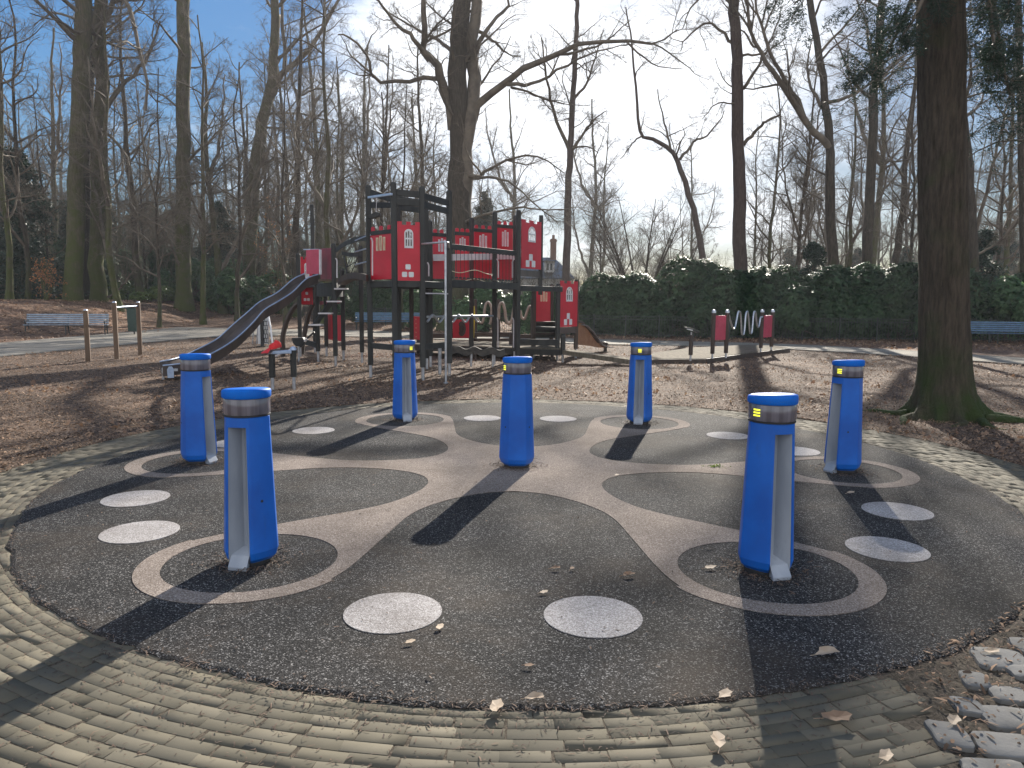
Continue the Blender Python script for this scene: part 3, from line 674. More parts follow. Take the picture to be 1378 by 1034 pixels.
def grow(P, R, nch, t0, t1, ang, lenf, k, wander, trop, rf, rng, lmax=9, rmin=.003):
    n, kp, _ = P.shape
    idx = np.repeat(np.arange(n), nch); m = len(idx)
    t = t0 + (t1 - t0) * rng.random(m); f = t * (kp - 1); i = np.minimum(f.astype(int), kp - 2); w_ = (f - i)[:, None]
    pos = P[idx, i] * (1 - w_) + P[idx, i + 1] * w_
    tg = unit(P[idx, i + 1] - P[idx, i]); r = R[idx, i] * (1 - w_[:, 0]) + R[idx, i + 1] * w_[:, 0]
    pe = unit(np.cross(tg, rng.normal(size=(m, 3))))
    a = np.radians(ang[0] + (ang[1] - ang[0]) * rng.random(m))[:, None]
    d = tg * np.cos(a) + pe * np.sin(a)
    pl = np.linalg.norm(np.diff(P, axis=1), axis=2).sum(1)[idx]
    Ln = np.minimum(pl * (lenf[0] + (lenf[1] - lenf[0]) * rng.random(m)) * (1.15 - .6 * t), lmax)
    Q = np.empty((m, k, 3)); Q[:, 0] = pos; p = pos.copy()
    for j in range(1, k):
        d = unit(d + rng.normal(0, wander, (m, 3)) + np.array([0, 0, trop])); p = p + d * (Ln / (k - 1))[:, None]; Q[:, j] = p
    r0 = np.maximum(np.minimum(r * .72, Ln * rf), rmin)
    RR = r0[:, None] * (1 - .78 * np.linspace(0, 1, k))[None]
    return Q, np.maximum(RR, rmin * .8)
def spline(pts, n):
    """Catmull-Rom through control points"""
    p = np.array(pts, float); p = np.vstack([2 * p[0] - p[1], p, 2 * p[-1] - p[-2]]); m = len(p) - 3
    u = np.linspace(0, m - 1e-6, n); i = u.astype(int); t = (u - i)[:, None]
    a, b, c, d = p[i], p[i + 1], p[i + 2], p[i + 3]
    return .5 * (2 * b + (c - a) * t + (2 * a - 5 * b + 4 * c - d) * t ** 2 + (3 * b - a - 3 * c + d) * t ** 3)
def tree_geo(trunk, r0, r1, limbs=(), seed=0, n1=14, n2=8, n3=8, n4=5, lim=(.16, .30), t0=.35, sides=12, up=.05, twig=.0036, flare=1.45, lmax=6.5, ang1=(38, 75), ls=1.0):
    """trunk (k,3) control points; limbs: (control points, r start, r end). returns trunk geometry, crown geometry"""
    rng = np.random.default_rng(seed)
    kt = 26; T = spline(trunk, kt); u = np.linspace(0, 1, kt)
    z0 = T[0, 2]; rad = r0 + (r1 - r0) * u ** .85; rad *= 1 + (flare - 1) * np.exp(-(T[:, 2] - z0) / .35)
    rad *= 1 + rng.normal(0, .018, kt)
    T[1:-1, :2] += rng.normal(0, r0 * .10, (kt - 2, 2))
    tv, tf = tubes(T[None], rad[None], sides)
    cr = []; base_P = [T]; base_R = [rad]
    heroes = []
    for pts, ra, rb in limbs:
        ra *= ls; rb *= ls
        q = spline(pts, 14); q[1:] += rng.normal(0, ra * .35, (13, 3)); rr = np.linspace(ra, rb, 14); cr.append(tubes(q[None], rr[None], 8)); heroes.append((q, rr))
    lv = [grow(T[None], rad[None], n1, t0, .99, ang1, lim, 9, .17, up, .02, rng, lmax)]
    if heroes:
        HP = np.stack([h[0] for h in heroes]); HR = np.stack([h[1] for h in heroes])
        lv.append(grow(HP, HR, max(4, n2 // 2 + 2), .25, .99, (30, 65), (.25, .55), 9, .18, .05, .02, rng, lmax * .7))
    P1 = np.concatenate([a for a, b in lv]); R1 = np.concatenate([b for a, b in lv]); cr.append(tubes(P1, R1, 6))
    P2, R2 = grow(P1, R1, n2, .15, .98, (30, 68), (.28, .6), 7, .2, .04, .013, rng, lmax * .55); cr.append(tubes(P2, R2, 4))
    if heroes:
        e, f = grow(HP, HR, n2 + 6, .2, .99, (35, 75), (.10, .28), 7, .2, .05, .012, rng, lmax * .45); cr.append(tubes(e, f, 4)); P2 = np.concatenate([P2, e]); R2 = np.concatenate([R2, f])
    P3, R3 = grow(P2, R2, n3, .12, .98, (28, 65), (.28, .6), 5, .2, .03, .008, rng, lmax * .3, twig); cr.append(tubes(P3, R3, 3))
    if n4:
        P4, R4 = grow(P3, R3, n4, .15, .98, (25, 60), (.3, .65), 4, .18, .02, .006, rng, lmax * .16, twig); cr.append(tubes(P4, R4, 3))
    return (tv, tf), join(cr)
def put_tree(name, label, cat, geo, bark, twig=None, group=None, loc=None):
    (tv, tf), (cv, cf) = geo
    loc = tv[:12].mean(0) if loc is None else np.array(loc)
    t = thing(name, label, cat, tuple(float(a) for a in loc), group)
    mesh_np('trunk', tv, tf, bark, t, smooth=True); mesh_np('crown', cv, cf, twig or MT['twig'], t, smooth=True)
    return t
def trunk_px(pts, d, top=None):
    """control points on the photograph at distance d; first point dropped to the ground"""
    out_ = []
    for i, p in enumerate(pts):
        dd = d + (p[2] if len(p) > 2 else 0); v = at(p[0], p[1], dd); out_.append([v.x, v.y, v.z])
    out_[0][2] = float(hgt(out_[0][0], out_[0][1])) - .06
    if top: q = out_[-1]; b = out_[-2]; e = np.array(q) - np.array(b); e /= np.linalg.norm(e); out_.append(list(np.array(q) + e * top))
    return out_
def limb_px(pts, d): return [tuple(at(p[0], p[1], d + (p[2] if len(p) > 2 else 0))) for p in pts]

def px2r(wpx, d): return wpx * d / FOC / 2
# --- the named trees of the photograph
D = 44; put_tree('tree', 'thick straight mossy trunk behind the white slatted bench, front one of the pair', 'tree',
    tree_geo(trunk_px([(98, 404), (101, 300), (107, 180), (109, 80), (113, 0), (118, -110)], D, 5), px2r(22.5, D), px2r(18, D), [], 1, ls=1.33, flare=1.15, n1=16, t0=.45, n2=8, n4=4), MT['bark_moss'])
D = 46; put_tree('tree', 'crooked mossy trunk twisting up close behind the straight one by the white bench', 'tree',
    tree_geo(trunk_px([(133, 403), (130, 330), (133, 250), (131, 170), (139, 120), (131, 60), (137, -10), (140, -110)], D, 4), px2r(20, D), px2r(14, D),
    [(limb_px([(136, 45), (150, 8), (170, 2, -1), (182, 40, -2), (195, 100, -3), (196, 150, -3)], D), .13, .05), (limb_px([(133, 170), (150, 135), (175, 105, 1), (200, 75, 1), (215, 30, 2)], D), .13, .04),
     (limb_px([(133, 172), (155, 190, -1), (172, 215, -2), (175, 270, -3), (200, 295, -4), (235, 312, -5)], D), .07, .02), (limb_px([(145, 400), (160, 390), (172, 375), (180, 362)], D), .06, .03)], 2, ls=1.31, flare=1.15, n1=12, t0=.5, n4=4), MT['bark_moss'])
D = 52; put_tree('tree', 'dark slender trunk squeezed between the paired mossy trunks', 'tree',
    tree_geo(trunk_px([(117, 404), (116, 250), (121, 120), (118, 0), (116, -110)], D, 3), px2r(12, D), px2r(8, D), [], 3, ls=1.27, n1=10, n4=3), MT['bark_dark'])
D = 52; put_tree('tree', 'tall upright trunk rising from the leaf bank beyond the long path', 'tree',
    tree_geo(trunk_px([(248, 411), (246, 300), (247, 180), (247, 60), (247, -60), (246, -150)], D, 3), px2r(20, D), px2r(13, D),
    [(limb_px([(252, 380, 0), (232, 335, -1), (214, 305, -2), (190, 290, -3), (165, 272, -4)], D), .06, .02)], 4, ls=1.41, n1=24, t0=.18, n2=9, n4=4, lim=(.1, .22)), MT['bark_moss'])
D = 60; put_tree('tree', 'leaning trunk that forks high up beside the slide', 'tree',
    tree_geo(trunk_px([(334, 398), (339, 300), (347, 200), (360, 140), (368, 90), (368, 0), (370, -120)], D, 3), px2r(19, D), px2r(8, D),
    [(limb_px([(362, 135), (378, 105), (400, 85), (425, 55, -1), (450, 10, -2), (470, -40, -2)], D), .19, .05), (limb_px([(384, 100), (382, 50), (378, 0), (380, -60)], D), .12, .04), (limb_px([(360, 155), (390, 152), (430, 160, -2), (475, 170, -3)], D), .07, .02),
     (limb_px([(358, 172), (395, 174, 1), (440, 182, 2), (470, 200, 2)], D), .06, .02), (limb_px([(342, 375), (352, 365, -1), (362, 358, -2)], D), .05, .02)], 5, ls=1.50, n1=14, t0=.4, n4=4), MT['bark_moss'])
D = 41; put_tree('tree', 'largest trunk with two stems and long arching boughs behind the castle', 'tree',
    tree_geo(trunk_px([(612, 470), (616, 330), (617, 260), (619, 200), (617, 120), (621, 0), (622, -130)], D, 4), px2r(35, D), px2r(18, D),
    [(limb_px([(625, 300), (630, 220), (637, 130), (640, 60), (641, 0), (643, -90)], D), .36, .20), (limb_px([(633, 170), (640, 145), (680, 112), (720, 88, -1), (760, 70, -2), (820, 55, -3), (880, 58, -4), (905, 40, -4)], D), .21, .02),
     (limb_px([(683, 114), (720, 112, -1), (755, 92, -2), (800, 70, -3), (850, 60, -4)], D), .09, .015), (limb_px([(688, 118), (715, 125, 1), (735, 135, 1), (765, 140, 2), (795, 142, 2)], D), .06, .012),
     (limb_px([(609, 175), (602, 125), (585, 85, -1), (572, 70, -1), (570, 30, -2), (565, -30, -2)], D), .22, .09), (limb_px([(583, 84, -1), (555, 50, -2), (530, 28, -2), (505, -5, -3)], D), .11, .04),
     (limb_px([(592, 106), (570, 104), (545, 110, -1), (505, 106, -2), (495, 75, -3), (472, 52, -3), (455, 45, -3)], D), .11, .03), (limb_px([(626, 238), (645, 237, -1), (660, 228, -2), (690, 212, -3), (730, 213, -3), (760, 235, -3)], D), .09, .02),
     (limb_px([(632, 240), (660, 238, -3), (690, 248, -4), (720, 275, -5), (750, 300, -5)], D), .07, .015), (limb_px([(625, 300), (640, 293, -2), (690, 280, -3), (720, 281, -3), (770, 283, -3)], D), .07, .02),
     (limb_px([(637, 80), (650, 45), (680, 10, 1), (700, -20, 1)], D), .12, .04), (limb_px([(638, 40), (660, 52, 1), (680, 70, 2), (700, 76, 2)], D), .09, .02), (limb_px([(609, 70), (590, 55, 1), (560, 40, 2), (520, 15, 3)], D), .10, .03)], 6, ls=1.22, n1=9, t0=.5, n2=7, n3=8, n4=4, lmax=6), MT['bark'])
D = 42; put_tree('tree', 'slim straight tree with upswept forks between the castle and the dark hedge', 'tree',
    tree_geo(trunk_px([(762, 420), (763, 340), (765, 250), (768, 190), (772, 110), (776, 40), (777, -20)], D), px2r(11.5, D), px2r(5, D),
    [(limb_px([(767, 205), (752, 170), (742, 140), (735, 95, -1), (728, 50, -1)], D), .10, .03), (limb_px([(768, 205), (785, 180), (800, 160), (815, 150, 1)], D), .08, .02), (limb_px([(771, 135), (790, 110), (800, 80), (812, 40)], D), .07, .02),
     (limb_px([(768, 200), (790, 198, -1), (805, 205, -2)], D), .05, .02)], 7, ls=1.17, n1=10, t0=.45, n2=6, n3=6, n4=4, lim=(.1, .2)), MT['bark_pink'])
D = 40; put_tree('tree', 'thin leaning trunk bending over the hedge with a kinked top', 'tree',
    tree_geo(trunk_px([(952, 420), (946, 350), (935, 290), (920, 240), (905, 205), (880, 188), (862, 180), (856, 130), (850, 60), (842, 10)], D), px2r(10.5, D), px2r(1.6, D),
    [(limb_px([(915, 215), (935, 190), (955, 180), (975, 150)], D), .07, .02), (limb_px([(905, 206), (895, 170), (885, 120)], D), .06, .02), (limb_px([(864, 182), (850, 195), (835, 215)], D), .04, .015)], 8, ls=1.18, n1=8, t0=.4, n2=5, n3=5, n4=3, lim=(.10, .18)), MT['bark_pink'])
D = 42; put_tree('tree', 'straight pinkish trunk standing tall right above the coil climber hedge', 'tree',
    tree_geo(trunk_px([(996, 430), (996, 300), (994, 200), (992, 100), (988, 0), (987, -25)], D), px2r(19, D), px2r(12, D),
    [(limb_px([(1001, 195), (1015, 180), (1030, 165, -1), (1050, 155, -1)], D), .10, .05), (limb_px([(990, 60), (965, 38), (950, 32), (925, 50, -1), (915, 70, -1)], D), .09, .02), (limb_px([(992, 140), (965, 140, -1), (945, 160, -2)], D), .05, .015),
     (limb_px([(989, 10), (960, -10), (930, 10), (918, 40)], D), .08, .02), (limb_px([(1000, 120), (1020, 90), (1035, 60, 1), (1050, 20, 1)], D), .09, .03), (limb_px([(996, 76), (1030, 70), (1060, 50)], D), .07, .02)], 9, ls=1.08, n1=9, t0=.5, n2=6, n3=6, n4=3, lim=(.10, .18)), MT['bark_pink'])
D = 41; put_tree('tree', 'forked trunk spreading three high stems over the tall hedge', 'tree',
    tree_geo(trunk_px([(1124, 430), (1121, 350), (1117, 280), (1117, 200), (1112, 150), (1105, 90), (1090, 0), (1082, -90)], D, 3), px2r(15, D), px2r(6, D),
    [(limb_px([(1116, 198), (1095, 175), (1070, 145), (1045, 105), (1025, 75), (1010, 40), (1000, -20)], D), .19, .06), (limb_px([(1085, 165), (1065, 120), (1040, 75, -1), (1020, 20, -1), (1015, -30, -1)], D), .12, .04), (limb_px([(1110, 235), (1090, 225, -1), (1070, 210, -1)], D), .05, .02),
     (limb_px([(1108, 270), (1085, 255, 1), (1075, 240, 1)], D), .05, .02)], 10, ls=1.11, n1=14, t0=.45, n2=8, n4=4), MT['bark'])
D = 43; put_tree('tree', 'slender slightly wavy trunk left of the huge furrowed trunk', 'tree',
    tree_geo(trunk_px([(1163, 430), (1167, 330), (1172, 230), (1176, 130), (1180, 80), (1188, 0), (1194, -100)], D, 3), px2r(14, D), px2r(8, D),
    [(limb_px([(1178, 120), (1195, 95), (1215, 75)], D), .07, .02)], 11, ls=1.13, n1=18, t0=.4, n2=8, n4=4, lim=(.12, .24)), MT['bark'])
D = 37; put_tree('tree', 'trunk standing just behind the huge furrowed trunk above the blue bench', 'tree',
    tree_geo(trunk_px([(1312, 430), (1308, 320), (1302, 220), (1290, 120), (1280, 0), (1276, -100)], D, 3), px2r(14, D), px2r(9, D),
    [(limb_px([(1310, 320), (1330, 250), (1345, 190), (1352, 150)], D), .09, .03), (limb_px([(1312, 345), (1345, 325), (1375, 285)], D), .06, .02)], 12, ls=1.12, n1=14, t0=.4, n4=4), MT['bark'])
D = 36; put_tree('tree', 'dark pole straight trunk at the far edge beyond the blue bench', 'tree',
    tree_geo(trunk_px([(1380, 440), (1377, 300), (1374, 150), (1370, 0), (1368, -100)], D, 3), px2r(10, D), px2r(7, D), [], 13, ls=1.33, n1=12, t0=.5, n4=3), MT['bark'])

# the huge furrowed trunk near the right edge: displaced bark and root flare
def near_trunk():
    c = at(1272, 564, 10.9); H = 17.0; ns_, nz_ = 132, 200
    zz = np.concatenate([np.linspace(-.12, 1.0, 70), np.linspace(1.0, H, nz_ - 70 + 1)[1:]])
    th_ = np.linspace(0, 2 * np.pi, ns_ + 1)[:-1]
    T_, Z_ = np.meshgrid(th_, zz)
    base = .318 - .0035 * Z_ - .02 * np.clip(Z_ / 4, 0, 1)
    lob = [(-2.8, .30, .15), (-2.25, .16, .12), (-1.75, .22, .13), (-1.15, .30, .13), (-.62, .20, .12), (-.12, .50, .17), (.5, .3, .2), (1.6, .3, .25), (2.6, .3, .2)]
    fl = np.zeros_like(Z_)
    for a_, am, wd in lob:
        d = (T_ - a_ + np.pi) % (2 * np.pi) - np.pi
        fl += am * np.exp(-(d / (wd + .22 * np.clip(Z_, 0, 1))) ** 2) * np.exp(-np.clip(Z_ + .02, 0, 9) / .20)
    fl += .13 * np.exp(-np.clip(Z_, 0, 9) / .38)
    ridge = np.zeros_like(Z_); rg = np.random.default_rng(3)
    for f_, am in ((13, .010), (21, .010), (34, .008), (47, .005)):
        ph = rg.random() * 6; ridge += am * np.abs(np.sin(f_ / 2 * T_ + ph + .9 * np.sin(Z_ * 1.1 + ph) + .6 * np.sin(Z_ * 3.3 + ph * 2 + 2 * T_)))
    r = base + fl + ridge + rg.normal(0, .0025, Z_.shape)
    tp = at(1266, 20, 10.9); lean = (tp.x - c.x) / tp.z * Z_
    V = np.stack([c.x + lean + r * np.cos(T_), c.y + r * np.sin(T_), Z_ + rg.normal(0, .003, Z_.shape)], -1).reshape(-1, 3)
    I = np.arange(len(zz) * ns_).reshape(len(zz), ns_); J = np.roll(I, -1, 1)
    F = np.stack([I[:-1], J[:-1], J[1:], I[1:]], -1).reshape(-1, 4)
    t = thing('tree', 'huge furrowed trunk with mossy flared roots beside the paved ring', 'tree', (c.x, c.y, 0))
    mesh_np('trunk', V, F, MT['bark_near'], t, smooth=True)
    rng = np.random.default_rng(9)
    # surface roots
    for a_, ln, r0_ in ((-2.75, .9, .07), (-1.9, .55, .055), (-1.3, .75, .07), (-.55, 1.2, .085), (-.15, 1.0, .07), (.5, .8, .07), (2.7, .8, .06)):
        pts = []
        for q in np.linspace(0, 1, 9):
            aa = a_ + .18 * math.sin(q * 5 + a_ * 3); rr_ = .52 + q * ln
            pts.append((c.x + rr_ * math.cos(aa), c.y + rr_ * math.sin(aa), .055 - q * .075 + .015 * math.sin(q * 9 + a_)))
        MB().tube(pts, list(np.linspace(r0_, .022, 9)), 9).build('root', MT['bark_near'], t, smooth=60)
    # drooping needle boughs high up
    top = np.array([c.x - .15, c.y, 0]); cr = []; sp_P = []; 
    boughs = [(at(1235, 15, 10.4), 1.6), (at(1335, 40, 10.6), 1.5), (at(1350, 90, 11.6), 1.5), (at(1200, 60, 11.8), 1.9), (at(1370, -20, 9.6), 1.6), (at(1190, -40, 12.5), 2.2), (at(1110, -40, 13), 2.4)]
    L0 = []
    for tip, dr in boughs:
        s_ = np.array([c.x - .1, c.y, tip.z + dr * .6 + .4]); e = np.array(tip)
        e2 = e + (e - s_) * np.array([.25, .25, 0]) - np.array([0, 0, .35])
        L0.append(spline([s_, s_ * .5 + e * .5 + np.array([0, 0, .35]), e, e2], 9))
    for q in range(26):   # the rest of the crown, above the frame
        a_ = rng.random() * 6.28; z_ = 7.5 + rng.random() * 9.5; ln = (2.6 + rng.random() * 1.6) * (1.25 - z_ / 24)
        s_ = np.array([c.x - .1, c.y, z_]); dv = np.array([math.cos(a_), math.sin(a_), 0])
        L0.append(spline([s_, s_ + dv * ln * .5 + (0, 0, .1), s_ + dv * ln - (0, 0, .5)], 9))
    P0 = np.stack(L0); R0 = np.tile(np.linspace(.045, .012, 9), (len(P0), 1)); cr.append(tubes(P0, R0, 6))
    P1, R1 = grow(P0, R0, 13, .12, .99, (35, 65), (.22, .42), 6, .12, -.10, .01, rng, 1.6, .004); cr.append(tubes(P1, R1, 4))
    P2, R2 = grow(P1, R1, 6, .1, .98, (30, 60), (.3, .5), 5, .12, -.14, .008, rng, .8, .003); cr.append(tubes(P2, R2, 3))
    v, f = join(cr); bo = mesh_np('bough', v, f, MT['twig'], t, smooth=True)
    v, f = needle_sprays(np.concatenate([P2[:, 1:].reshape(-1, 3), P1[:, 2:].reshape(-1, 3)]), 9, .075, .007, rng, droop=.5)
    o = mesh_np('needles', v, f, MT['needle'], t)
def needle_sprays(P, per, ln, wd, rng, droop=.3):
    n = len(P) * per; Q = np.repeat(P, per, 0) + rng.normal(0, ln * .5, (n, 3))
    d = rng.normal(size=(n, 3)); d[:, 2] = d[:, 2] * .5 - droop; d = unit(d)
    s_ = unit(np.cross(d, rng.normal(size=(n, 3)))); l = ln * (.6 + .8 * rng.random(n))[:, None]; w_ = wd * (.6 + .8 * rng.random(n))[:, None]
    V = np.stack([Q - s_ * w_ * .3, Q + d * l * .55 - s_ * w_, Q + d * l, Q + d * l * .55 + s_ * w_], 1).reshape(-1, 3)
    F = np.arange(n * 4).reshape(-1, 4)
    return V, F
near_trunk()

# generic bare trees, six different ones, copied and turned
GEN = []
def gen_tree(i, h, r, lean, n1, low, multi=0):
    rng = np.random.default_rng(100 + i)
    tr = [(0, 0, -.1)]; x = y = 0
    for q in range(1, 7):
        x += lean * h / 6 + rng.normal(0, h * .008); y += rng.normal(0, h * .008); tr.append((x, y, h * q / 6))
    limbs = []
    for q in range(multi):
        a_ = rng.random() * 6.28; s_ = h * (.28 + .3 * rng.random()); dv = np.array([math.cos(a_), math.sin(a_), 0]); i0 = int(s_ / h * 6)
        b = np.array(tr[i0]); limbs.append(([b, b + dv * h * .06 + (0, 0, h * .09), b + dv * h * .12 + (0, 0, h * .24), b + dv * h * .15 + (0, 0, h * .42)], r * .6, r * .12))
    return tree_geo(tr, r, r * .22, limbs, 200 + i, n1=n1, n2=8, n3=7, n4=4, t0=low, sides=9, lim=(.12, .26), twig=.0048, lmax=4.5)
for i, a_ in enumerate([(21, .30, .01, 20, .3, 0), (19, .22, -.04, 18, .35, 2), (17, .17, .05, 20, .25, 3), (23, .36, .0, 20, .4, 2), (15, .12, .02, 18, .2, 1), (19, .20, -.015, 22, .22, 0)]):
    GEN.append(gen_tree(i, *a_))
PROTO = [None] * len(GEN)
def gtree(v, px, d, label, sc=1.0, rot=None, group=None, bark='bark', name='tree'):
    x = at(px, 400, d).x; z = float(hgt(x, d)) - .05
    rot = random.random() * 6.28 if rot is None else rot
    if PROTO[v] is None:
        PROTO[v] = put_tree(name, label, 'tree', GEN[v], MT[bark], group=group, loc=(0, 0, 0)); t = PROTO[v]
    else:
        t = copy_tree(PROTO[v]); t['label'] = label
        if group: t['group'] = group
        elif 'group' in t: del t['group']
    t.location = (x, d, z); t.rotation_euler = (0, 0, rot); t.scale = (sc, sc, sc * random.uniform(.95, 1.1))
    return t
GB = 'bare trees deep in the wood behind the playground'
mid = [(5, 12, 44, 'thin bare trunk at the far edge beside the dark evergreen'), (2, 38, 47, 'bare tree rising out of the dark evergreen'), (4, 70, 50, 'spindly tree between the evergreen and the paired mossy trunks'),
       (1, 160, 44, 'bare tree filling the gap just past the paired mossy trunks'), (0, 188, 52, 'distant bare tree seen over the green litter bin'), (4, 212, 42, 'thin sapling beside the tall upright trunk on the leaf bank'),
       (5, 272, 46, 'ivy clad slim tree between the tall upright trunk and the leaning one'), (3, 300, 56, 'distant grey trunk above the laurel bushes'), (2, 318, 48, 'crooked thin tree close to the leaning forked trunk'),
       (4, 383, 43, 'slim tree over the orange leaved sapling'), (0, 400, 52, 'straight grey tree behind the slide tower'), (1, 435, 46, 'bare tree right behind the tall dark pole of the slide tower'),
       (5, 452, 58, 'distant tree between the slide tower and the main tower'), (2, 505, 50, 'stubby topped tree above the main tower'), (4, 540, 42, 'slender tree seen over the main tower beams'), (0, 575, 54, 'tree partly hidden by the largest trunk'),
       (5, 1030, 52, 'bare tree between the pinkish trunk and the forked one'), (2, 1062, 46, 'small spreading tree beyond the coil climber'), (4, 1085, 60, 'thin distant tree beside the forked trunk'), (1, 1145, 50, 'bare tree between the forked trunk and the wavy slender one'),
       (0, 1205, 48, 'bare tree in the gap beside the huge furrowed trunk'), (4, 1225, 42, 'thin stem touching the huge furrowed trunk'), (2, 1335, 44, 'leaning bare tree over the blue bench by the fence'), (5, 1355, 50, 'tall thin tree behind the blue bench and evergreen tuft')]
for v, px, d, lb in mid: gtree(v, px, d, lb, random.uniform(.85, 1.05), bark=['bark', 'bark_moss'][v % 2])
for q in range(90):
    px = -60 + 1500 * (q + random.random() * .8) / 90; d = random.uniform(60, 115)
    if 665 < px < 1000 and random.random() < .8: continue
    gtree(random.choice([0, 1, 2, 3, 4, 5]), px, d, 'bare woodland tree among the distant trunks behind the clearing', random.uniform(.85, 1.2), group=GB)
for q in range(24):
    px = -50 + 660 * (q + random.random() * .8) / 24
    gtree(random.choice([0, 1, 2, 3, 4, 5]), px, random.uniform(66, 120), 'bare woodland tree among the distant trunks behind the clearing', random.uniform(.85, 1.15), group=GB)
# trees that stand out over the low view in the middle
for v, px, d, sc, lb in [(4, 700, 80, .8, 'small bare tree standing over the slate roofed house'), (2, 812, 70, .62, 'low rounded bare tree beyond the hedge and the wooden slide')]:
    gtree(v, px, d, lb, sc)

# the many stemmed spreading tree
def fan_tree(px, d, hh, nst, label, seed, spread=.6):
    rng = np.random.default_rng(seed); b = at(px, 400, d); b.z = float(hgt(b.x, d)); P = []
    for q in range(nst):
        a_ = rng.random() * 6.28; sp_ = spread * (.3 + rng.random()); dv = np.array([math.cos(a_), math.sin(a_), 0]) * sp_
        p0 = np.array([b.x, b.y, b.z - .1]) + dv * .5; h_ = hh * (.7 + .35 * rng.random())
        P.append(spline([p0, p0 + dv * 1.0 + (0, 0, h_ * .35), p0 + dv * 2.6 + (0, 0, h_ * .7), p0 + dv * 4.2 + (0, 0, h_)], 9))
    P = np.stack(P); Rr = np.tile(np.linspace(.10, .02, 9), (nst, 1)) * (.6 + .6 * rng.random((nst, 1)))
    tv, tf = tubes(P, Rr, 7)
    P1, R1 = grow(P, Rr, 11, .25, .99, (25, 60), (.22, .45), 7, .14, .05, .012, rng, 4); P2, R2 = grow(P1, R1, 8, .15, .98, (25, 60), (.3, .6), 5, .16, .03, .009, rng, 2, .006)
    P3, R3 = grow(P2, R2, 6, .1, .98, (25, 60), (.3, .6), 4, .16, .02, .008, rng, 1, .006)
    t = thing('tree', label, 'tree', tuple(b)); mesh_np('trunk', tv, tf, MT['bark'], t, smooth=True)
    v, f = join([tubes(P1, R1, 4), tubes(P2, R2, 3), tubes(P3, R3, 3)]); mesh_np('crown', v, f, MT['twig'], t, smooth=True)
fan_tree(862, 56, 8.6, 13, 'many stemmed bare tree fanning out above the hedge', 4, .85)
fan_tree(905, 60, 6.8, 9, 'smaller fan of bare stems beside the many stemmed tree', 5, .7)
fan_tree(660, 70, 9, 8, 'bare bushy tree seen through the bridge of the castle', 7, .8)

# brushwood: grey brown understorey that reads as one mass
def brush():
    rng = np.random.default_rng(21); P = []
    for q in range(1300):
        px = -80 + 1540 * rng.random(); d = 56 + 50 * rng.random()
        if 660 < px < 830 : d = 62 + 20 * rng.random()
        x = at(px, 400, d).x; z = float(hgt(x, d)); h_ = 2.0 + 3.4 * rng.random() ** 1.5
        if px < 640: h_ *= 1.7
        for s_ in range(3):
            dv = rng.normal(0, .12, 3); p0 = np.array([x, d, z - .05]) + rng.normal(0, .3, 3) * (1, 1, 0)
            P.append(spline([p0, p0 + (dv[0] * h_, dv[1] * h_, h_ * .5), p0 + (dv[0] * h_ * 2.4, dv[1] * h_ * 2.4, h_)], 7))
    P = np.stack(P); Rr = np.tile(np.linspace(.02, .007, 7), (len(P), 1))
    P1, R1 = grow(P, Rr, 7, .2, .99, (20, 55), (.25, .5), 6, .15, .04, .01, rng, 2, .006); P2, R2 = grow(P1, R1, 5, .1, .98, (20, 55), (.3, .6), 4, .16, .02, .01, rng, 1, .006)
    v, f = join([tubes(P, Rr, 4), tubes(P1, R1, 3), tubes(P2, R2, 3)])
    tag(mesh_np('undergrowth', v, f, MT['twig_brown']), kind='stuff')
brush()

# ------------------------------------------------------------------ BUSHES
def leafy(seed, size, nwh, per=7, ll=.165, lw=.046, lumps=9, inner=.35, hang=.25, flat=False):
    """whorls of leaves over a lumpy mound: returns verts, faces (leaves) and the stems"""
    rng = np.random.default_rng(seed); sx, sy, sz = size
    lc = np.stack([rng.normal(0, .38, lumps) * sx, rng.normal(0, .38, lumps) * sy, (.14 + .60 * rng.random(lumps)) * sz], 1); lr = (.34 + .2 * rng.random(lumps))
    q = rng.integers(0, lumps, nwh); d = unit(rng.normal(size=(nwh, 3)) + np.array([0, 0, .35]))
    rad = np.where(rng.random(nwh) < inner, rng.random(nwh) ** .5, 1 + rng.normal(0, .06, nwh))[:, None]
    P = lc[q] + d * rad * lr[q][:, None] * np.array([sx, sy, sz * .85]); ok = P[:, 2] > .04
    P, d = P[ok], d[ok]; n = len(P)
    ax = unit(d + np.array([0, 0, .8]) + rng.normal(0, .3, (n, 3)))
    a = unit(np.cross(ax, rng.normal(size=(n, 3)))); b = np.cross(ax, a)
    V = []
    for k_ in range(per):
        an = 2 * np.pi * k_ / per + rng.normal(0, .25, n); dr = a * np.cos(an)[:, None] + b * np.sin(an)[:, None]
        el = (hang * -1 + rng.normal(.15, .3, n))[:, None]; dr = unit(dr + ax * el); l = ll * (.65 + .6 * rng.random(n))[:, None]; w_ = lw * (.7 + .5 * rng.random(n))[:, None]
        sd_ = unit(np.cross(dr, ax)); nn = np.cross(sd_, dr)
        V.append(np.stack([P + dr * .01, P + dr * l * .5 + sd_ * w_ + nn * w_ * .25, P + dr * l - nn * l * .12, P + dr * l * .5 - sd_ * w_ + nn * w_ * .25], 1))
    V = np.concatenate(V).reshape(-1, 3); F = np.arange(len(V)).reshape(-1, 4)
    m = min(140, n); pick = rng.choice(n, m, replace=False); S = []
    for i in pick:
        e = P[i]; S.append(spline([(e[0] * .15 + rng.normal(0, .1), e[1] * .15 + rng.normal(0, .1), -.05), (e[0] * .5, e[1] * .5, e[2] * .45), tuple(e)], 6))
    S = np.stack(S); sv_, sf_ = tubes(S, np.tile(np.linspace(.022, .006, 6), (m, 1)), 4)
    return (V, F), (sv_, sf_)
BP = {}
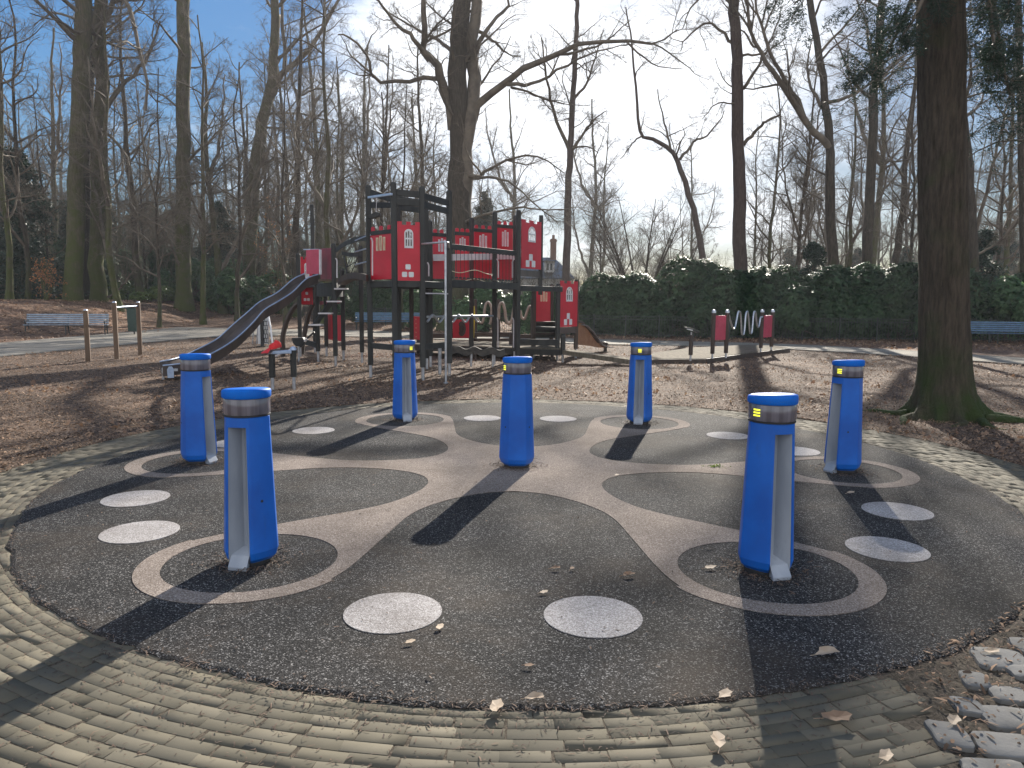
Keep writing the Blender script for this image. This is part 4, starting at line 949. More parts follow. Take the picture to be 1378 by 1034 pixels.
def bush(kind, label, x, y, sc=(1, 1, 1), rot=0, group=None, name='bush', cat='bush', dz=0):
    if kind not in BP:
        (lv, lf), (sv_, sf_) = BUSHGEO[kind][0]; t = thing(name, label, cat, (0, 0, 0), group)
        mesh_np('foliage', lv, lf, MT[BUSHGEO[kind][1]], t); mesh_np('stem', sv_, sf_, MT['twig'], t); BP[kind] = t
    else:
        t = copy_tree(BP[kind]); t['label'] = label; t.name = name
        if group: t['group'] = group
        elif 'group' in t: del t['group']
    t.location = (x, y, float(hgt(x, y)) + dz); t.scale = sc; t.rotation_euler = (0, 0, rot)
    return t
BUSHGEO = {'r0': (leafy(1, (2.0, 1.5, 2.6), 5600), 'rhodo'), 'r1': (leafy(2, (2.2, 1.5, 2.5), 5600), 'rhodo'), 'r2': (leafy(3, (1.8, 1.5, 2.9), 5600), 'rhodo'),
           'l0': (leafy(4, (1.9, 1.5, 2.2), 4200, 6, .18, .055), 'laurel'), 'l1': (leafy(5, (1.6, 1.3, 2.6), 4200, 6, .18, .055), 'laurel'),
           'y0': (leafy(6, (1.5, 1.2, .9), 1500, 6, .12, .05), 'rhodo_y')}
HG = 'rhododendron bushes behind the iron fence'
hed = [('r1', 8.5, 36.4, .9, 'rhododendron knitting together the two bushes behind the tilted steering post'), ('r2', 11.2, 36.0, .9, 'narrow rhododendron just left of the coil climber in the hedge'), ('r0', 13.8, 35.6, .92, 'rhododendron right behind the far posts of the coil climber'),
       ('r1', 16.4, 35.1, .98, 'rhododendron between the two shaded bushes below the forked trunk'), ('r2', 19.0, 34.6, .95, 'rhododendron below the gap left of the huge furrowed trunk'), ('r2', 5.7, 37.6, .86, 'rhododendron filling the low dip in the hedge past the wooden slide'), ('r1', 2.9, 37.9, .72, 'rhododendron squeezed between the lower castle tower and the wooden side slide'), ('r1', -9.0, 46.5, .8, 'dark evergreen bush behind the fence, seen under the slide tower'), ('l1', -5.2, 43.0, .78, 'bush behind the centre blue bench, seen under the main tower'), ('l0', -1.9, 40.0, .95, 'sunlit green bush behind the fence, seen below the castle bridge'),
       ('l1', 1.6, 38.0, .8, 'sunlit bush behind the fence beside the lower tower steps'), ('r0', 4.4, 37.6, .80, 'rhododendron just behind the wooden side slide'), ('r1', 7.0, 36.7, 1.02, 'rhododendron with pale shiny top, first full bush past the slide'),
       ('r2', 9.9, 36.2, 1.02, 'tallest rhododendron directly behind the tilted steering post'), ('r0', 12.4, 36.0, 1.0, 'rhododendron behind the coil climber'), ('r1', 15.0, 35.4, 1.12, 'broad rhododendron in deep shade below the forked trunk'),
       ('r2', 17.7, 35.0, 1.06, 'dark rhododendron below the wavy slender trunk'), ('r0', 20.2, 34.4, .93, 'rhododendron with a gap beside the huge furrowed trunk'), ('l0', 22.4, 34.3, 1.0, 'rhododendron half hidden by the huge furrowed trunk'),
       ('r2', 24.6, 34.5, .86, 'bright leaved rhododendron over the blue bench by the fence'), ('r1', 27.0, 34.8, 1.0, 'last rhododendron beyond the blue bench by the fence')]
for k_, x, y, s_, lb in hed: bush(k_, lb, x, y, (s_ * 1.18, s_ * 1.15, s_ * random.uniform(1.04, 1.18)), random.random() * 6.28, HG, name='rhododendron', cat='bush')
LG = 'evergreen bushes on the leaf bank'
lau = [('l0', -40.5, 55, 1.3, 'glossy bush at the foot of the dark evergreen'), ('l1', -36.6, 56, 1.3, 'glossy bush between the dark evergreen and the paired mossy trunks'), ('r1', -31.5, 56, 1.1, 'dark bush right behind the green litter bin'),
       ('l0', -25.6, 58.5, 1.35, 'laurel close past the tall upright trunk'), ('l1', -23.4, 59.5, 1.45, 'laurel in the middle of the shiny bank hedge'), ('l0', -21.2, 57, 1.4, 'laurel reaching up to the leaning forked trunk'), ('l1', -18.6, 60, 1.3, 'bluish laurel at the end of the path under the orange sapling'),
       ('r0', -14.4, 60, 1.3, 'dark bush behind the slide tower'), ('r2', -34, 62, 1.5, 'tall dark bush behind the three wooden posts'), ('r1', -44.5, 56, 1.3, 'outermost shady bush on the leaf bank'), ('r0', -29, 63, 1.5, 'dark bush standing back between tall upright trunk and paired trunks'),
       ('r2', -38, 64, 1.6, 'dark tall bush behind the paired mossy trunks'), ('r1', -9.8, 58, 1.4, 'dark bush between slide tower and main tower'), ('r2', -5.5, 58, 1.4, 'dark bush beyond the centre blue bench'), ('l0', -47, 62, 1.6, 'tall glossy bush at the edge of the wood'),
       ('y0', -27.6, 54, 1.3, 'low yellow green shrub beside the tall upright trunk'), ('y0', -25.2, 52.6, 1.1, 'low yellow green shrub at the tall upright trunk base'), ('y0', -32.5, 52.5, 1.1, 'low weedy shrub behind the paired mossy trunks'), ('y0', -30.2, 53, 1.0, 'low yellow green shrub between paired trunks and upright trunk')]
for k_, x, y, s_, lb in lau: bush(k_, lb, x, y, (s_ * 1.1, s_, s_), random.random() * 6.28, LG, name='laurel_bush')

# conifers
def conifer(label, px, d, h, wbase, seed, m, dens=1.0, spray=.16, low=.02, group=None, name='conifer'):
    rng = np.random.default_rng(seed); b = at(px, 400, d); z = float(hgt(b.x, d))
    nb = int(90 * dens); zz = low + (1 - low) * rng.random(nb) ** 1.1; a_ = rng.random(nb) * 6.28; ln = wbase * (1 - zz) ** .8 * (.7 + .5 * rng.random(nb)) + .2
    P = []
    for i in range(nb):
        dv = np.array([math.cos(a_[i]), math.sin(a_[i]), 0]); s_ = np.array([0, 0, zz[i] * h])
        P.append(spline([s_, s_ + dv * ln[i] * .5 + (0, 0, .08 * ln[i]), s_ + dv * ln[i] - (0, 0, .16 * ln[i])], 7))
    P = np.stack(P); Rr = np.tile(np.linspace(.03, .008, 7), (nb, 1))
    P1, R1 = grow(P, Rr, 9, .1, .99, (35, 65), (.25, .45), 5, .1, -.06, .01, rng, 1.5, .005)
    t = thing(name, label, 'tree', (b.x, d, z), group)
    tv, tf = tubes(spline([(0, 0, -.1), (0, 0, h * .5), (0, 0, h)], 8)[None], np.linspace(.022 * h, .02, 8)[None], 9); mesh_np('trunk', tv + np.array(t.location), tf, MT['bark'], t, smooth=True)
    v, f = join([tubes(P, Rr, 4), tubes(P1, R1, 3)]); cw = mesh_np('bough', v + np.array(t.location), f, MT['twig'], t, smooth=True)
    v, f = needle_sprays(np.concatenate([P1.reshape(-1, 3), P[:, 1:].reshape(-1, 3)]), 3, spray, spray * .22, rng, .35)
    mesh_np('needles', v + np.array(t.location), f, m, t)
    return t
conifer('big dark evergreen at the edge of the wood beside the white bench', 34, 50, 9.8, 4.2, 31, MT['needle'], 1.5, .24)
conifer('tall thin topped evergreen behind the big dark evergreen', -6, 52, 13, 3.4, 32, MT['needle'], 1.3, .24)
conifer('grey green pointed conifer rising behind the castle bridge', 652, 66, 10.5, 2.9, 33, MT['needle_grey'], 2.0, .22)
conifer('small evergreen between the hedge and the forked trunk', 1092, 42, 4.6, 1.7, 34, MT['needle'], .9, .16)
conifer('small shaggy evergreen behind the huge furrowed trunk', 1318, 40, 5.2, 2.0, 35, MT['needle'], 1.0, .18)
conifer('evergreen deep in the wood past the laurel bank', 300, 66, 8.5, 3.0, 36, MT['needle'], 1.3, .24)
CG = 'dark conifers far back in the wood on the far side of the leaf bank'
cproto = conifer('dark conifer far back between the bare trunks of the wood', 150, 84, 10, 3.6, 61, MT['needle'], 1.2, .34, group=CG)
for px, d, s_ in ((95, 72, .9), (205, 78, 1.0), (235, 95, 1.2), (30, 80, 1.2), (285, 88, .9), (345, 82, .75), (400, 90, .9), (455, 86, .7), (500, 92, .9), (560, 84, .7), (60, 96, 1.3), (180, 104, 1.3), (320, 108, 1.1), (430, 112, 1.1), (1060, 95, .8), (1150, 90, .7), (1215, 80, .7), (1350, 84, .9)):
    c = copy_tree(cproto); x = at(px, 400, d).x; c.location = (x, d, float(hgt(x, d))); c.scale = (s_, s_, s_ * random.uniform(.85, 1.1)); c.rotation_euler = (0, 0, random.random() * 6)
# high needle boughs that hang into the picture beside the huge trunk
def hemlock(px, d, label, seed, zlo, h=19, wb=3.2):
    rng = np.random.default_rng(seed); b = at(px, 400, d); z = float(hgt(b.x, d)); nb = 70
    zz = zlo + (h - zlo) * rng.random(nb); a_ = rng.random(nb) * 6.28; ln = wb * (.5 + .6 * rng.random(nb)) * (1.1 - .6 * (zz - zlo) / (h - zlo))
    P = []
    for i in range(nb):
        dv = np.array([math.cos(a_[i]), math.sin(a_[i]), 0]); s_ = np.array([0, 0, zz[i]])
        P.append(spline([s_, s_ + dv * ln[i] * .5 + (0, 0, .05), s_ + dv * ln[i] - (0, 0, .3 * ln[i])], 7))
    P = np.stack(P); Rr = np.tile(np.linspace(.035, .008, 7), (nb, 1)); P1, R1 = grow(P, Rr, 10, .15, .99, (35, 65), (.25, .45), 5, .1, -.12, .01, rng, 1.6, .005)
    t = thing('hemlock', label, 'tree', (b.x, d, z)); o_ = np.array(t.location)
    tv, tf = tubes(spline([(0, 0, -.1), (0, 0, h * .5), (0, 0, h)], 8)[None], np.linspace(.17, .03, 8)[None], 9); mesh_np('trunk', tv + o_, tf, MT['bark'], t, smooth=True)
    v, f = join([tubes(P, Rr, 4), tubes(P1, R1, 3)]); mesh_np('bough', v + o_, f, MT['twig'], t, smooth=True)
    v, f = needle_sprays(np.concatenate([P1.reshape(-1, 3), P[:, 2:].reshape(-1, 3)]), 9, .12, .011, rng, .5); mesh_np('needles', v + o_, f, MT['needle'], t)
hemlock(1262, 24, 'dark drooping needle tree hidden behind the huge trunk, boughs hanging both sides', 41, 7.6)
hemlock(1395, 21, 'dark drooping needle tree overhanging from beyond the blue bench', 42, 5.4, 17, 2.8)

# young beech keeping its orange leaves
def beech(px, d, h, seed, label):
    rng = np.random.default_rng(seed); b = at(px, 400, d); z = float(hgt(b.x, d)); o_ = np.array([b.x, d, z])
    P = np.stack([spline([(rng.normal(0, .1), rng.normal(0, .1), -.05), (rng.normal(0, .25), rng.normal(0, .25), h * .5), (rng.normal(0, .5), rng.normal(0, .5), h)], 9) for q in range(4)])
    Rr = np.tile(np.linspace(.05, .012, 9), (4, 1)); P1, R1 = grow(P, Rr, 12, .15, .98, (45, 80), (.15, .35), 6, .12, .0, .012, rng, 2, .005); P2, R2 = grow(P1, R1, 7, .15, .98, (30, 60), (.3, .5), 4, .12, .0, .01, rng, 1, .004)
    t = thing('beech_sapling', label, 'tree', tuple(o_)); tv, tf = tubes(P, Rr, 6); mesh_np('trunk', tv + o_, tf, MT['bark_moss'], t, smooth=True)
    v, f = join([tubes(P1, R1, 4), tubes(P2, R2, 3)]); mesh_np('crown', v + o_, f, MT['twig'], t)
    Q = P2[rng.random(len(P2)) < .5].reshape(-1, 3); v, f = needle_sprays(Q, 1, .10, .035, rng, .3); mesh_np('leaves', v + o_, f, MT['leaf_orange'], t)
beech(377, 56, 8.4, 51, 'young beech keeping orange leaves beside the slide tower')
beech(62, 43, 2.4, 52, 'small tangled twiggy shrub with few brown leaves behind the white bench')
# ------------------------------------------------------------------ CLIMBING CASTLE
CA = at(570, 430, 18.5); CA.z = 0
castle = thing('climbing_castle', 'dark timber climbing castle with red battlement panels, bridge and towers', 'playground castle', (CA.x, CA.y, 0))
ZF = 2.12        # upper deck level
def XY(px, d, py=400): v = at(px, py, d); return v.x, v.y
def zof(py, px, d): return at(px, py, d).z
# sub-part builder: parent is a part whose own origin sits at the castle's origin
_mb_build = MB.build
def sub(mb, name, m, part, **k):
    o = mb.build(name, m, castle if part.parent is castle else part.parent, **k); o.parent = part
    return o
def post(px, d, ztop, m='wood_dark', w_=.115, zb=.30, steel=True, parent=None, py=400):
    x, y = XY(px, d, py); h = w_ / 2; ch = .018
    poly = [(-h + ch, -h), (h - ch, -h), (h, -h + ch), (h, h - ch), (h - ch, h), (-h + ch, h), (-h, h - ch), (-h, -h + ch)]
    z0 = zb if steel else -.05
    mb = MB(); a = R_(12); R2 = lambda p: (p[0] * math.cos(a) - p[1] * math.sin(a), p[0] * math.sin(a) + p[1] * math.cos(a))
    vs = [(x + R2(p)[0], y + R2(p)[1], z) for z in (z0, ztop) for p in poly] + [(x + R2(p)[0] * .72, y + R2(p)[1] * .72, ztop + .035) for p in poly]
    fs = [(i + l, (i + 1) % 8 + l, (i + 1) % 8 + 8 + l, i + 8 + l) for l in (0, 8) for i in range(8)] + [tuple(range(7, -1, -1)), tuple(range(16, 24))]
    mb.add(vs, fs); p = mb.build('post', MT[m], parent or castle)
    if steel: sub(MB().tube([(x, y, -.08), (x, y, z0 + .02)], .034, 8), 'foot', MT['steel'], p, smooth=40)
    return x, y
def beam_px(a, b, h, t=.05, m='wood_dark', name='beam', parent=None):
    """a,b: (px,py,d) centre line"""
    p, q = at(*a), at(*b); return MB().beam(p, q, t, h).build(name, MT[m], parent or castle, bevel=.006)
def crenel(w_, h_, n=3, dp=.09, tooth=.16):
    """outline with battlements on top, origin at bottom centre"""
    pts = [(-w_ / 2, 0), (w_ / 2, 0), (w_ / 2, h_)]
    seg = w_ / (2 * n - 1)
    for i in range(2 * n - 2):
        x = w_ / 2 - seg * (i + 1)
        if i % 2 == 0: pts += [(x, h_), (x, h_ - dp)]
        else: pts += [(x, h_ - dp), (x, h_)]
    pts += [(-w_ / 2, h_)]
    return pts
def arch(cx, y0, w_, h_, n=10):
    r = w_ / 2
    return [(cx - r, y0), (cx + r, y0)] + [(cx + r * math.cos(a), y0 + h_ - r + r * math.sin(a)) for a in np.linspace(0, math.pi, n)]
def rect(x0, y0, w_, h_): return [(x0, y0), (x0 + w_, y0), (x0 + w_, y0 + h_), (x0, y0 + h_)]
def castle_panel(p, q, zb, zt, name='castle_panel', inset=.06, bricks_=True):
    """red battlement panel with an arched white window and three white stones, between two posts"""
    p, q = Vector((p[0], p[1], 0)), Vector((q[0], q[1], 0)); u = (q - p).normalized(); wd = (q - p).length - inset * 2; c = (p + q) / 2
    n_ = u.cross(Vector((0, 0, 1))); o = c + Vector((0, 0, zb)) + n_ * .045; h_ = zt - zb; s_ = wd
    wx, wy, ww, wh = .0 * s_, h_ * .56, s_ * .36, h_ * .31
    pn = plate(name, crenel(wd, h_, 3, h_ * .055), [arch(wx, wy, ww, wh)], .022, o, u, (0, 0, 1), MT['red'], castle)
    pw = ww * .20; cols = [wx - ww * .30, wx, wx + ww * .30]
    hs = []
    for i, cxx in enumerate(cols):
        hs.append(rect(cxx - pw / 2, wy + wh * .10, pw, wh * .36)); hs.append(arch(cxx, wy + wh * .54, pw, wh * (.32 if i != 1 else .38), 6))
    w1 = plate('window', arch(wx, wy - .008, ww + .016, wh + .016), hs, .018, o + n_ * .014, u, (0, 0, 1), MT['white'], castle); w1.parent = pn; w1.location = w1.location
    if bricks_:
        b = min(s_ * .23, .17)
        mb = MB()
        for cx, cy in ((-.04 * s_, h_ * .235), (-.20 * s_, h_ * .105), (.10 * s_, h_ * .105)):
            k_ = .014; pl = [(cx - b / 2 + k_, cy - b / 2), (cx + b / 2 - k_, cy - b / 2), (cx + b / 2, cy - b / 2 + k_), (cx + b / 2, cy + b / 2 - k_), (cx + b / 2 - k_, cy + b / 2), (cx - b / 2 + k_, cy + b / 2), (cx - b / 2, cy + b / 2 - k_), (cx - b / 2, cy - b / 2 + k_)]
            sm = MB().prism(pl, o + n_ * .0135, u, (0, 0, 1), .006); s2 = sub(sm, 'stone', MT['white'], pn)
    return pn
def slot_panel(p, q, zb, zt, beam_h=.09, m='red', inset=.07, teeth=True, slot='cream', name='slot_panel', beam='wood_dark'):
    """red panel with three arrow slots under a timber beam with red knobs"""
    p, q = Vector((p[0], p[1], 0)), Vector((q[0], q[1], 0)); u = (q - p).normalized(); wd = (q - p).length - inset * 2; c = (p + q) / 2
    n_ = u.cross(Vector((0, 0, 1))); o = c + Vector((0, 0, zb)); h_ = zt - zb
    sw = wd * .055; hs = []; z0 = h_ * .66; sh = h_ * .26
    for i, cx in enumerate((-wd * .16, 0, wd * .16)): hs.append(rect(cx - sw / 2, z0, sw, sh * (1.0 if i != 1 else 1.12)))
    pn = plate(name, rect(-wd / 2, 0, wd, h_), hs, .02, o, u, (0, 0, 1), MT[m], castle)
    for i, cx in enumerate((-wd * .16, 0, wd * .16)):
        hh = sh * (1.0 if i != 1 else 1.12)
        f = plate('slot_edge', rect(cx - sw * .95, z0 - sw * .4, sw * 1.9, hh + sw * .8), [rect(cx - sw * .35, z0 + .01, sw * .7, hh - .02)], .012, o + n_ * .014, u, (0, 0, 1), MT[slot], castle); f.parent = pn
    if beam_h:
        b = MB().beam(Vector((p.x, p.y, zt + beam_h / 2)), Vector((q.x, q.y, zt + beam_h / 2)), .06, beam_h).build('top_beam', MT[beam], castle, bevel=.006)
        if teeth:
            for cx in (-wd * .38, 0, wd * .38):
                mb = MB(); cc = c + u * cx + Vector((0, 0, zt + beam_h + .045)); mb.prism([(-.05, -.045), (.05, -.045), (.05, .02), (.025, .045), (-.025, .045), (-.05, .02)], cc, u, (0, 0, 1), .03)
                sub(mb, 'battlement', MT[m], b)
    return pn
def deck(poly, z, th_=.10, m='wood_dark', name='deck'):
    k = len(poly); c = np.mean(poly, 0)
    mb = MB(); mb.add([(x, y, z - th_) for x, y in poly] + [(x, y, z) for x, y in poly], [tuple(range(k - 1, -1, -1)), tuple(range(k, 2 * k))] + [(i, (i + 1) % k, k + (i + 1) % k, k + i) for i in range(k)])
    return mb.build(name, MT[m], castle, bevel=.008)
def handle(px, py0, py1, d, bend=.06, side=1):
    a, b = at(px, py0, d), at(px, py1, d); s_ = Vector((bend * side, -.02, 0))
    pts = [a + s_ + Vector((0, 0, .02)), a + s_ * .4, a + Vector((0, 0, -.05)), (a + b) / 2, b]
    return MB().tube(pts, .017, 8).build('grab_handle', MT['pale_metal'], castle, smooth=60)

# main tower
A1 = post(497.5, 15.9, zof(252, 495, 15.9)); A2 = post(531, 15.25, zof(248, 528, 15.25)); A3 = post(568.5, 15.45, zof(254, 567.5, 15.45)); A4 = post(604.5, 16.5, zof(259, 603.5, 16.5))
A5 = post(536.5, 17.35, zof(262, 536, 17.35)); A6 = post(574, 17.9, zof(266, 573, 17.9)); A7 = post(579, 18.6, zof(299, 579, 18.6))
post(553.5, 17.6, ZF - .05, 'wood_brown', .10)
deck([A1, A2, A3, A4, A6, A5], ZF - .03, .08)
for a, b in ((A1, A2), (A2, A3), (A3, A4), (A1, A5), (A5, A6), (A6, A4)):
    MB().beam((*a, ZF - .10), (*b, ZF - .10), .06, .13).build('floor_beam', MT['wood_dark'], castle, bevel=.006)
castle_panel(A2, A3, zof(378, 550, 15.35), zof(299, 550, 15.35))
slot_panel(A1, A2, ZF, zof(316, 513, 15.6), .085)
for px, sd_ in ((501.2, -1), (524.5, 1)): handle(px, 322, 371, 15.5, .03, sd_)
for a, b, pa, pb in ((A2, A3, 259, 263), (A3, A4, 263, 269), (A2, A3, 271, 274), (A3, A4, 275, 281), (A1, A5, 258, 264), (A5, A6, 268, 271), (A5, A6, 279, 282)):
    za = zof(pa, 530, (a[1])); zb_ = zof(pb, 570, b[1]); MB().beam((*a, za), (*b, za - .02), .05, .13).build('top_beam', MT['wood_dark'], castle, bevel=.006)
MB().beam((A1[0], A1[1], zof(274, 513, 15.6)), (A5[0], A5[1], zof(276, 530, 17.3)), .05, .12).build('top_beam', MT['wood_dark'], castle, bevel=.006)
MB().beam(at(496, 266, 15.8), at(527, 261.5, 15.15), .05, .045).build('hoist_bar', MT['blue_metal'], castle, bevel=.004)
# hoisted bucket on its cord
MB().tube([at(507, 264, 15.7), at(506, 288, 15.7)], .006, 5).build('hoist_cord', MT['pale_metal'], castle)
bk = MB().prism([(-.12, -.02), (.04, .07), (.14, .05), (.13, .0), (-.02, -.06), (-.12, -.05)], at(503.5, 290.5, 15.7), (1, 0, 0), (0, 0, 1), .16).build('hoist_tray', MT['black'], castle, bevel=.006)
MB().tube([at(505, 293, 15.7), at(503.5, 306, 15.7)], .008, 5).build('tray_arm', MT['black'], castle)
# firefighter pole on the open side
p0 = at(600, 519, 14.85); ptop = zof(326, 597.5, 14.85)
fp = MB().tube([(p0.x, p0.y, -.05), (p0.x, p0.y, ptop)], .024, 10); fp.build('sliding_pole', MT['steel'], castle, smooth=60)
MB().tube([(A3[0], A3[1] - .06, ptop), (p0.x - .04, p0.y + .02, ptop), (p0.x, p0.y, ptop), (p0.x + .05, p0.y + .1, ptop), (A4[0], A4[1] - .07, ptop)], .02, 8).build('pole_bracket', MT['steel'], castle, smooth=60)
MB().lathe([(.05, .0), (.05, .02), (.02, .03)], (p0.x, p0.y, .03), 14).build('pole_foot', MT['steel'], castle)
handle(577, 355, 372, 16.9, .03, -1)
MB().beam((*A3, ZF - .28), (*A4, ZF - .28), .02, .025).build('edge_strip', MT['pale_metal'], castle)
MB().beam((*A1, .72), (*A2, .72), .05, .12).build('floor_beam', MT['wood_dark'], castle, bevel=.006)
MB().beam((*A3, .72), (*A4, .72), .05, .12).build('floor_beam', MT['wood_dark'], castle, bevel=.006)
x, y = XY(591.5, 16.8); MB().tube([(x, y, -.05), (x, y, .68)], .04, 8).build('ground_foot', MT['steel'], castle, smooth=50)

# right tower and the bridge between
T1_ = post(697, 19.0, zof(285, 696.5, 19.0)); T2_ = post(727, 19.9, zof(290, 727, 19.9), zb=ZF - .3, steel=False) if False else (XY(727, 19.9))
x, y = T2_
MB().box((x, y, (ZF - .26 + zof(290, 727, 19.9)) / 2), (.11, .11, zof(290, 727, 19.9) - ZF + .26)).build('post', MT['wood_dark'], castle, bevel=.015)
T3_ = post(693, 20.6, zof(292, 692.5, 20.6)); T4_ = XY(717, 21.4)
castle_panel(T1_, T2_, zof(362, 713, 19.4), zof(297, 713, 19.4), inset=.07)
MB().beam((*T1_, zof(368.5, 712, 19.4)), (*T2_, zof(368.5, 712, 19.4)), .03, .16).build('kick_board', MT['slide'], castle)
deck([T1_, T2_, T4_, T3_], ZF - .03, .07)
E1 = XY(756, 20.7)
MB().beam((T1_[0], T1_[1], ZF - .10), (E1[0], E1[1], ZF - .10), .06, .14).build('floor_beam', MT['wood_dark'], castle, bevel=.006)
# bridge: front beam, rail, chain hangers, far side red wall
MB().beam((A4[0], A4[1], ZF - .06), (T1_[0], T1_[1], ZF - .06), .09, .17).build('bridge_beam', MT['wood_dark'], castle, bevel=.01)
ra, rb = at(606, 332, 16.5), at(696, 341.5, 19.0)
MB().beam(ra, rb, .06, .12).build('bridge_rail', MT['wood_dark'], castle, bevel=.01)
B1, B2, B3, B4 = XY(583, 18.9), XY(634.5, 19.9), XY(665.5, 19.55), T3_
post(665.5, 19.55, zof(287, 665, 19.55)); post(634.5, 20.3, zof(295, 634, 20.3), 'wood_dark'); 
deck([A4, T1_, T3_, B1], ZF - .02, .05, 'wood_dark', 'bridge_deck')
N0, N1 = at(580, 345, 18.9), at(693, 345, 20.4)
for (pa, pb, za, zb_, zt_a) in ((582, 607, 375, 0, 318), (612, 632, 372, 0, 316.5), (637, 662, 372, 0, 312), (668, 690, 371, 0, 306.5)):
    d = 18.9 + (pa - 582) / 108 * 1.5; d2 = 18.9 + (pb - 582) / 108 * 1.5
    a, b = XY(pa, d), XY(pb, d2); slot_panel(a, b, ZF + .12, zof(zt_a, pa, d), .09, inset=.02, slot='white')
mb = MB().beam(at(583, 347, 18.75), at(692, 345, 20.2), .02, .16); mb.build('net_band', MT['pale_metal'], castle)
mb = MB()
for q in np.linspace(.03, .97, 19):
    a = ra.lerp(rb, q); lo = Vector((a.x, a.y, ZF + .06)); sag = .10 * math.sin(q * math.pi); mb.tube([a + Vector((0, 0, -.04)), lo + Vector((0, 0, sag * .3))], .006, 5); mb.box(a + Vector((0, -.035, -.05)), (.035, .02, .05)); mb.box(lo + Vector((0, 0, .02)), (.07, .05, .04))
mb.build('hanger_chain', MT['iron'], castle)
mb = MB()
for k_ in (.52, .72): mb.tube([ra.lerp(rb, q) - Vector((0, 0, k_ + .04 * math.sin(q * 14))) for q in np.linspace(.02, .6, 14)], .009, 5)
mb.build('guard_rope', MT['cream'], castle)
for px, d in ((670.5, 19.3), (689.5, 18.9)): handle(px, 350, 374, d, .05, -1 if px < 680 else 1)

# slide tower at the other end
S1 = post(426.5, 20.0, zof(378, 426, 20.0)); S2 = post(450, 18.4, zof(330, 449.5, 18.4)); S3 = post(438, 22.0, ZF); S4 = post(461, 20.5, zof(364, 461, 20.5)); S5 = post(486, 19.7, zof(333, 485, 19.7)); S6 = post(402.5, 21.6, zof(343, 401, 21.6)); S7 = post(422.5, 23.2, zof(277, 422, 23.2))
deck([S1, S2, S4, S3], ZF, .09); deck([S6, S1, S3, S7], ZF, .09)
for a, b in ((S1, S2), (S2, S4)): MB().beam((*a, ZF - .2), (*b, ZF - .2), .05, .3).build('floor_beam', MT['wood_dark'], castle, bevel=.006)
castle_panel(S6, XY(422, 21.9), zof(410, 410, 21.7), zof(346, 410, 21.7), inset=.05)
hood = MB().beam(at(412.5, 352.5, 19.3), at(430, 352.5, 19.0), .03, zof(336, 420, 19.2) - zof(369, 420, 19.2)).build('slide_hood', MT['pinkred'], castle, bevel=.006)
MB().beam(at(430.2, 353, 18.97), at(432, 353, 18.9), .036, .62).build('hood_edge', MT['white'], castle)
MB().beam(at(432, 355.5, 19.6), at(446, 355.5, 18.7), .03, zof(334, 438, 19.2) - zof(376, 438, 19.2)).build('hood_side', MT['maroon'], castle, bevel=.006)
MB().beam(at(432, 377.5, 19.3), at(447, 377.5, 18.6), .3, .05).build('sill_board', MT['wood_post'], castle)
MB().beam(at(409, 336, 19.3), at(430, 336, 19.1), .05, .025).build('hood_rail', MT['blue_metal'], castle)
# arched link with hand rails to the main tower
def arc_px(pts, n=12): return [Vector(q) for q in spline([tuple(at(*p)) for p in pts], n)]
def board(pts, h, t, name, m, parent=None):
    mb = MB(); k = len(pts); vs = []
    for p in pts:
        for sy in (-t / 2, t / 2):
            for sz in (-h / 2, h / 2): vs.append((p.x, p.y + sy, p.z + sz))
    fs = []
    for i in range(k - 1):
        a = i * 4; b = a + 4; fs += [(a, a + 1, b + 1, b), (a + 2, b + 2, b + 3, a + 3), (a + 1, a + 3, b + 3, b + 1), (a, b, b + 2, a + 2)]
    fs += [(0, 2, 3, 1), ((k - 1) * 4, (k - 1) * 4 + 1, (k - 1) * 4 + 3, (k - 1) * 4 + 2)]
    return mb.add(vs, fs).build(name, MT[m], parent or castle)
board(arc_px([(452, 337, 18.3), (465, 328, 17.7), (482, 322, 16.8), (498, 320, 15.9)]), .11, .05, 'arched_rail', 'wood_dark')
MB().tube(arc_px([(478, 324, 16.9), (490, 319, 16.3), (499, 316.5, 15.8)]), .014, 6).build('rail_cap', MT['blue_metal'], castle)
board(arc_px([(460, 341, 20.3), (472, 343, 20.0), (486, 343, 19.6)]), .10, .05, 'arched_rail', 'wood_dark')
board(arc_px([(460, 380, 18.4), (470, 374, 18.0), (484, 372, 17.0), (498, 375, 16.0)]), .14, .9, 'arched_deck', 'wood_brown')
for py in (336.5, 354): MB().tube([at(478, py + 2.5, 18.5), at(493, py - 1.5, 16.1)], .016, 6).build('hand_bar', MT['blue_metal'], castle)
mb = MB()
for a, b in (((463, 345, 20.2), (468, 374, 19.8)), ((473, 345, 20.0), (466, 360, 19.8)), ((466, 360, 20), (480, 352, 19.7)), ((470, 374, 19.9), (482, 346, 19.7))): mb.tube([at(*a), at(*b)], .012, 5)
mb.build('climbing_net', MT['black'], castle)
handle(453.5, 349, 374, 18.3, .03, -1)
# floating steps
for i, (px0, px1, py) in enumerate(((416.5, 434, 437.5), (429.5, 447, 422), (441, 458.5, 406), (451, 468, 389))):
    st = MB().beam(at(px0, py, 17.9 + .15 * i), at(px1, py, 17.9 + .15 * i), .24, .035).build('step', MT['pale_metal'], castle, bevel=.005)
for o_ in (0, .3): MB().beam(at(421, 441, 18.2 + o_), at(463, 383, 18.8 + o_), .05, .12).build('stringer', MT['wood_dark'], castle)
MB().tube([at(418.5, 400, 18.4), at(419, 437, 18.0)], .008, 5).build('step_cord', MT['black'], castle)
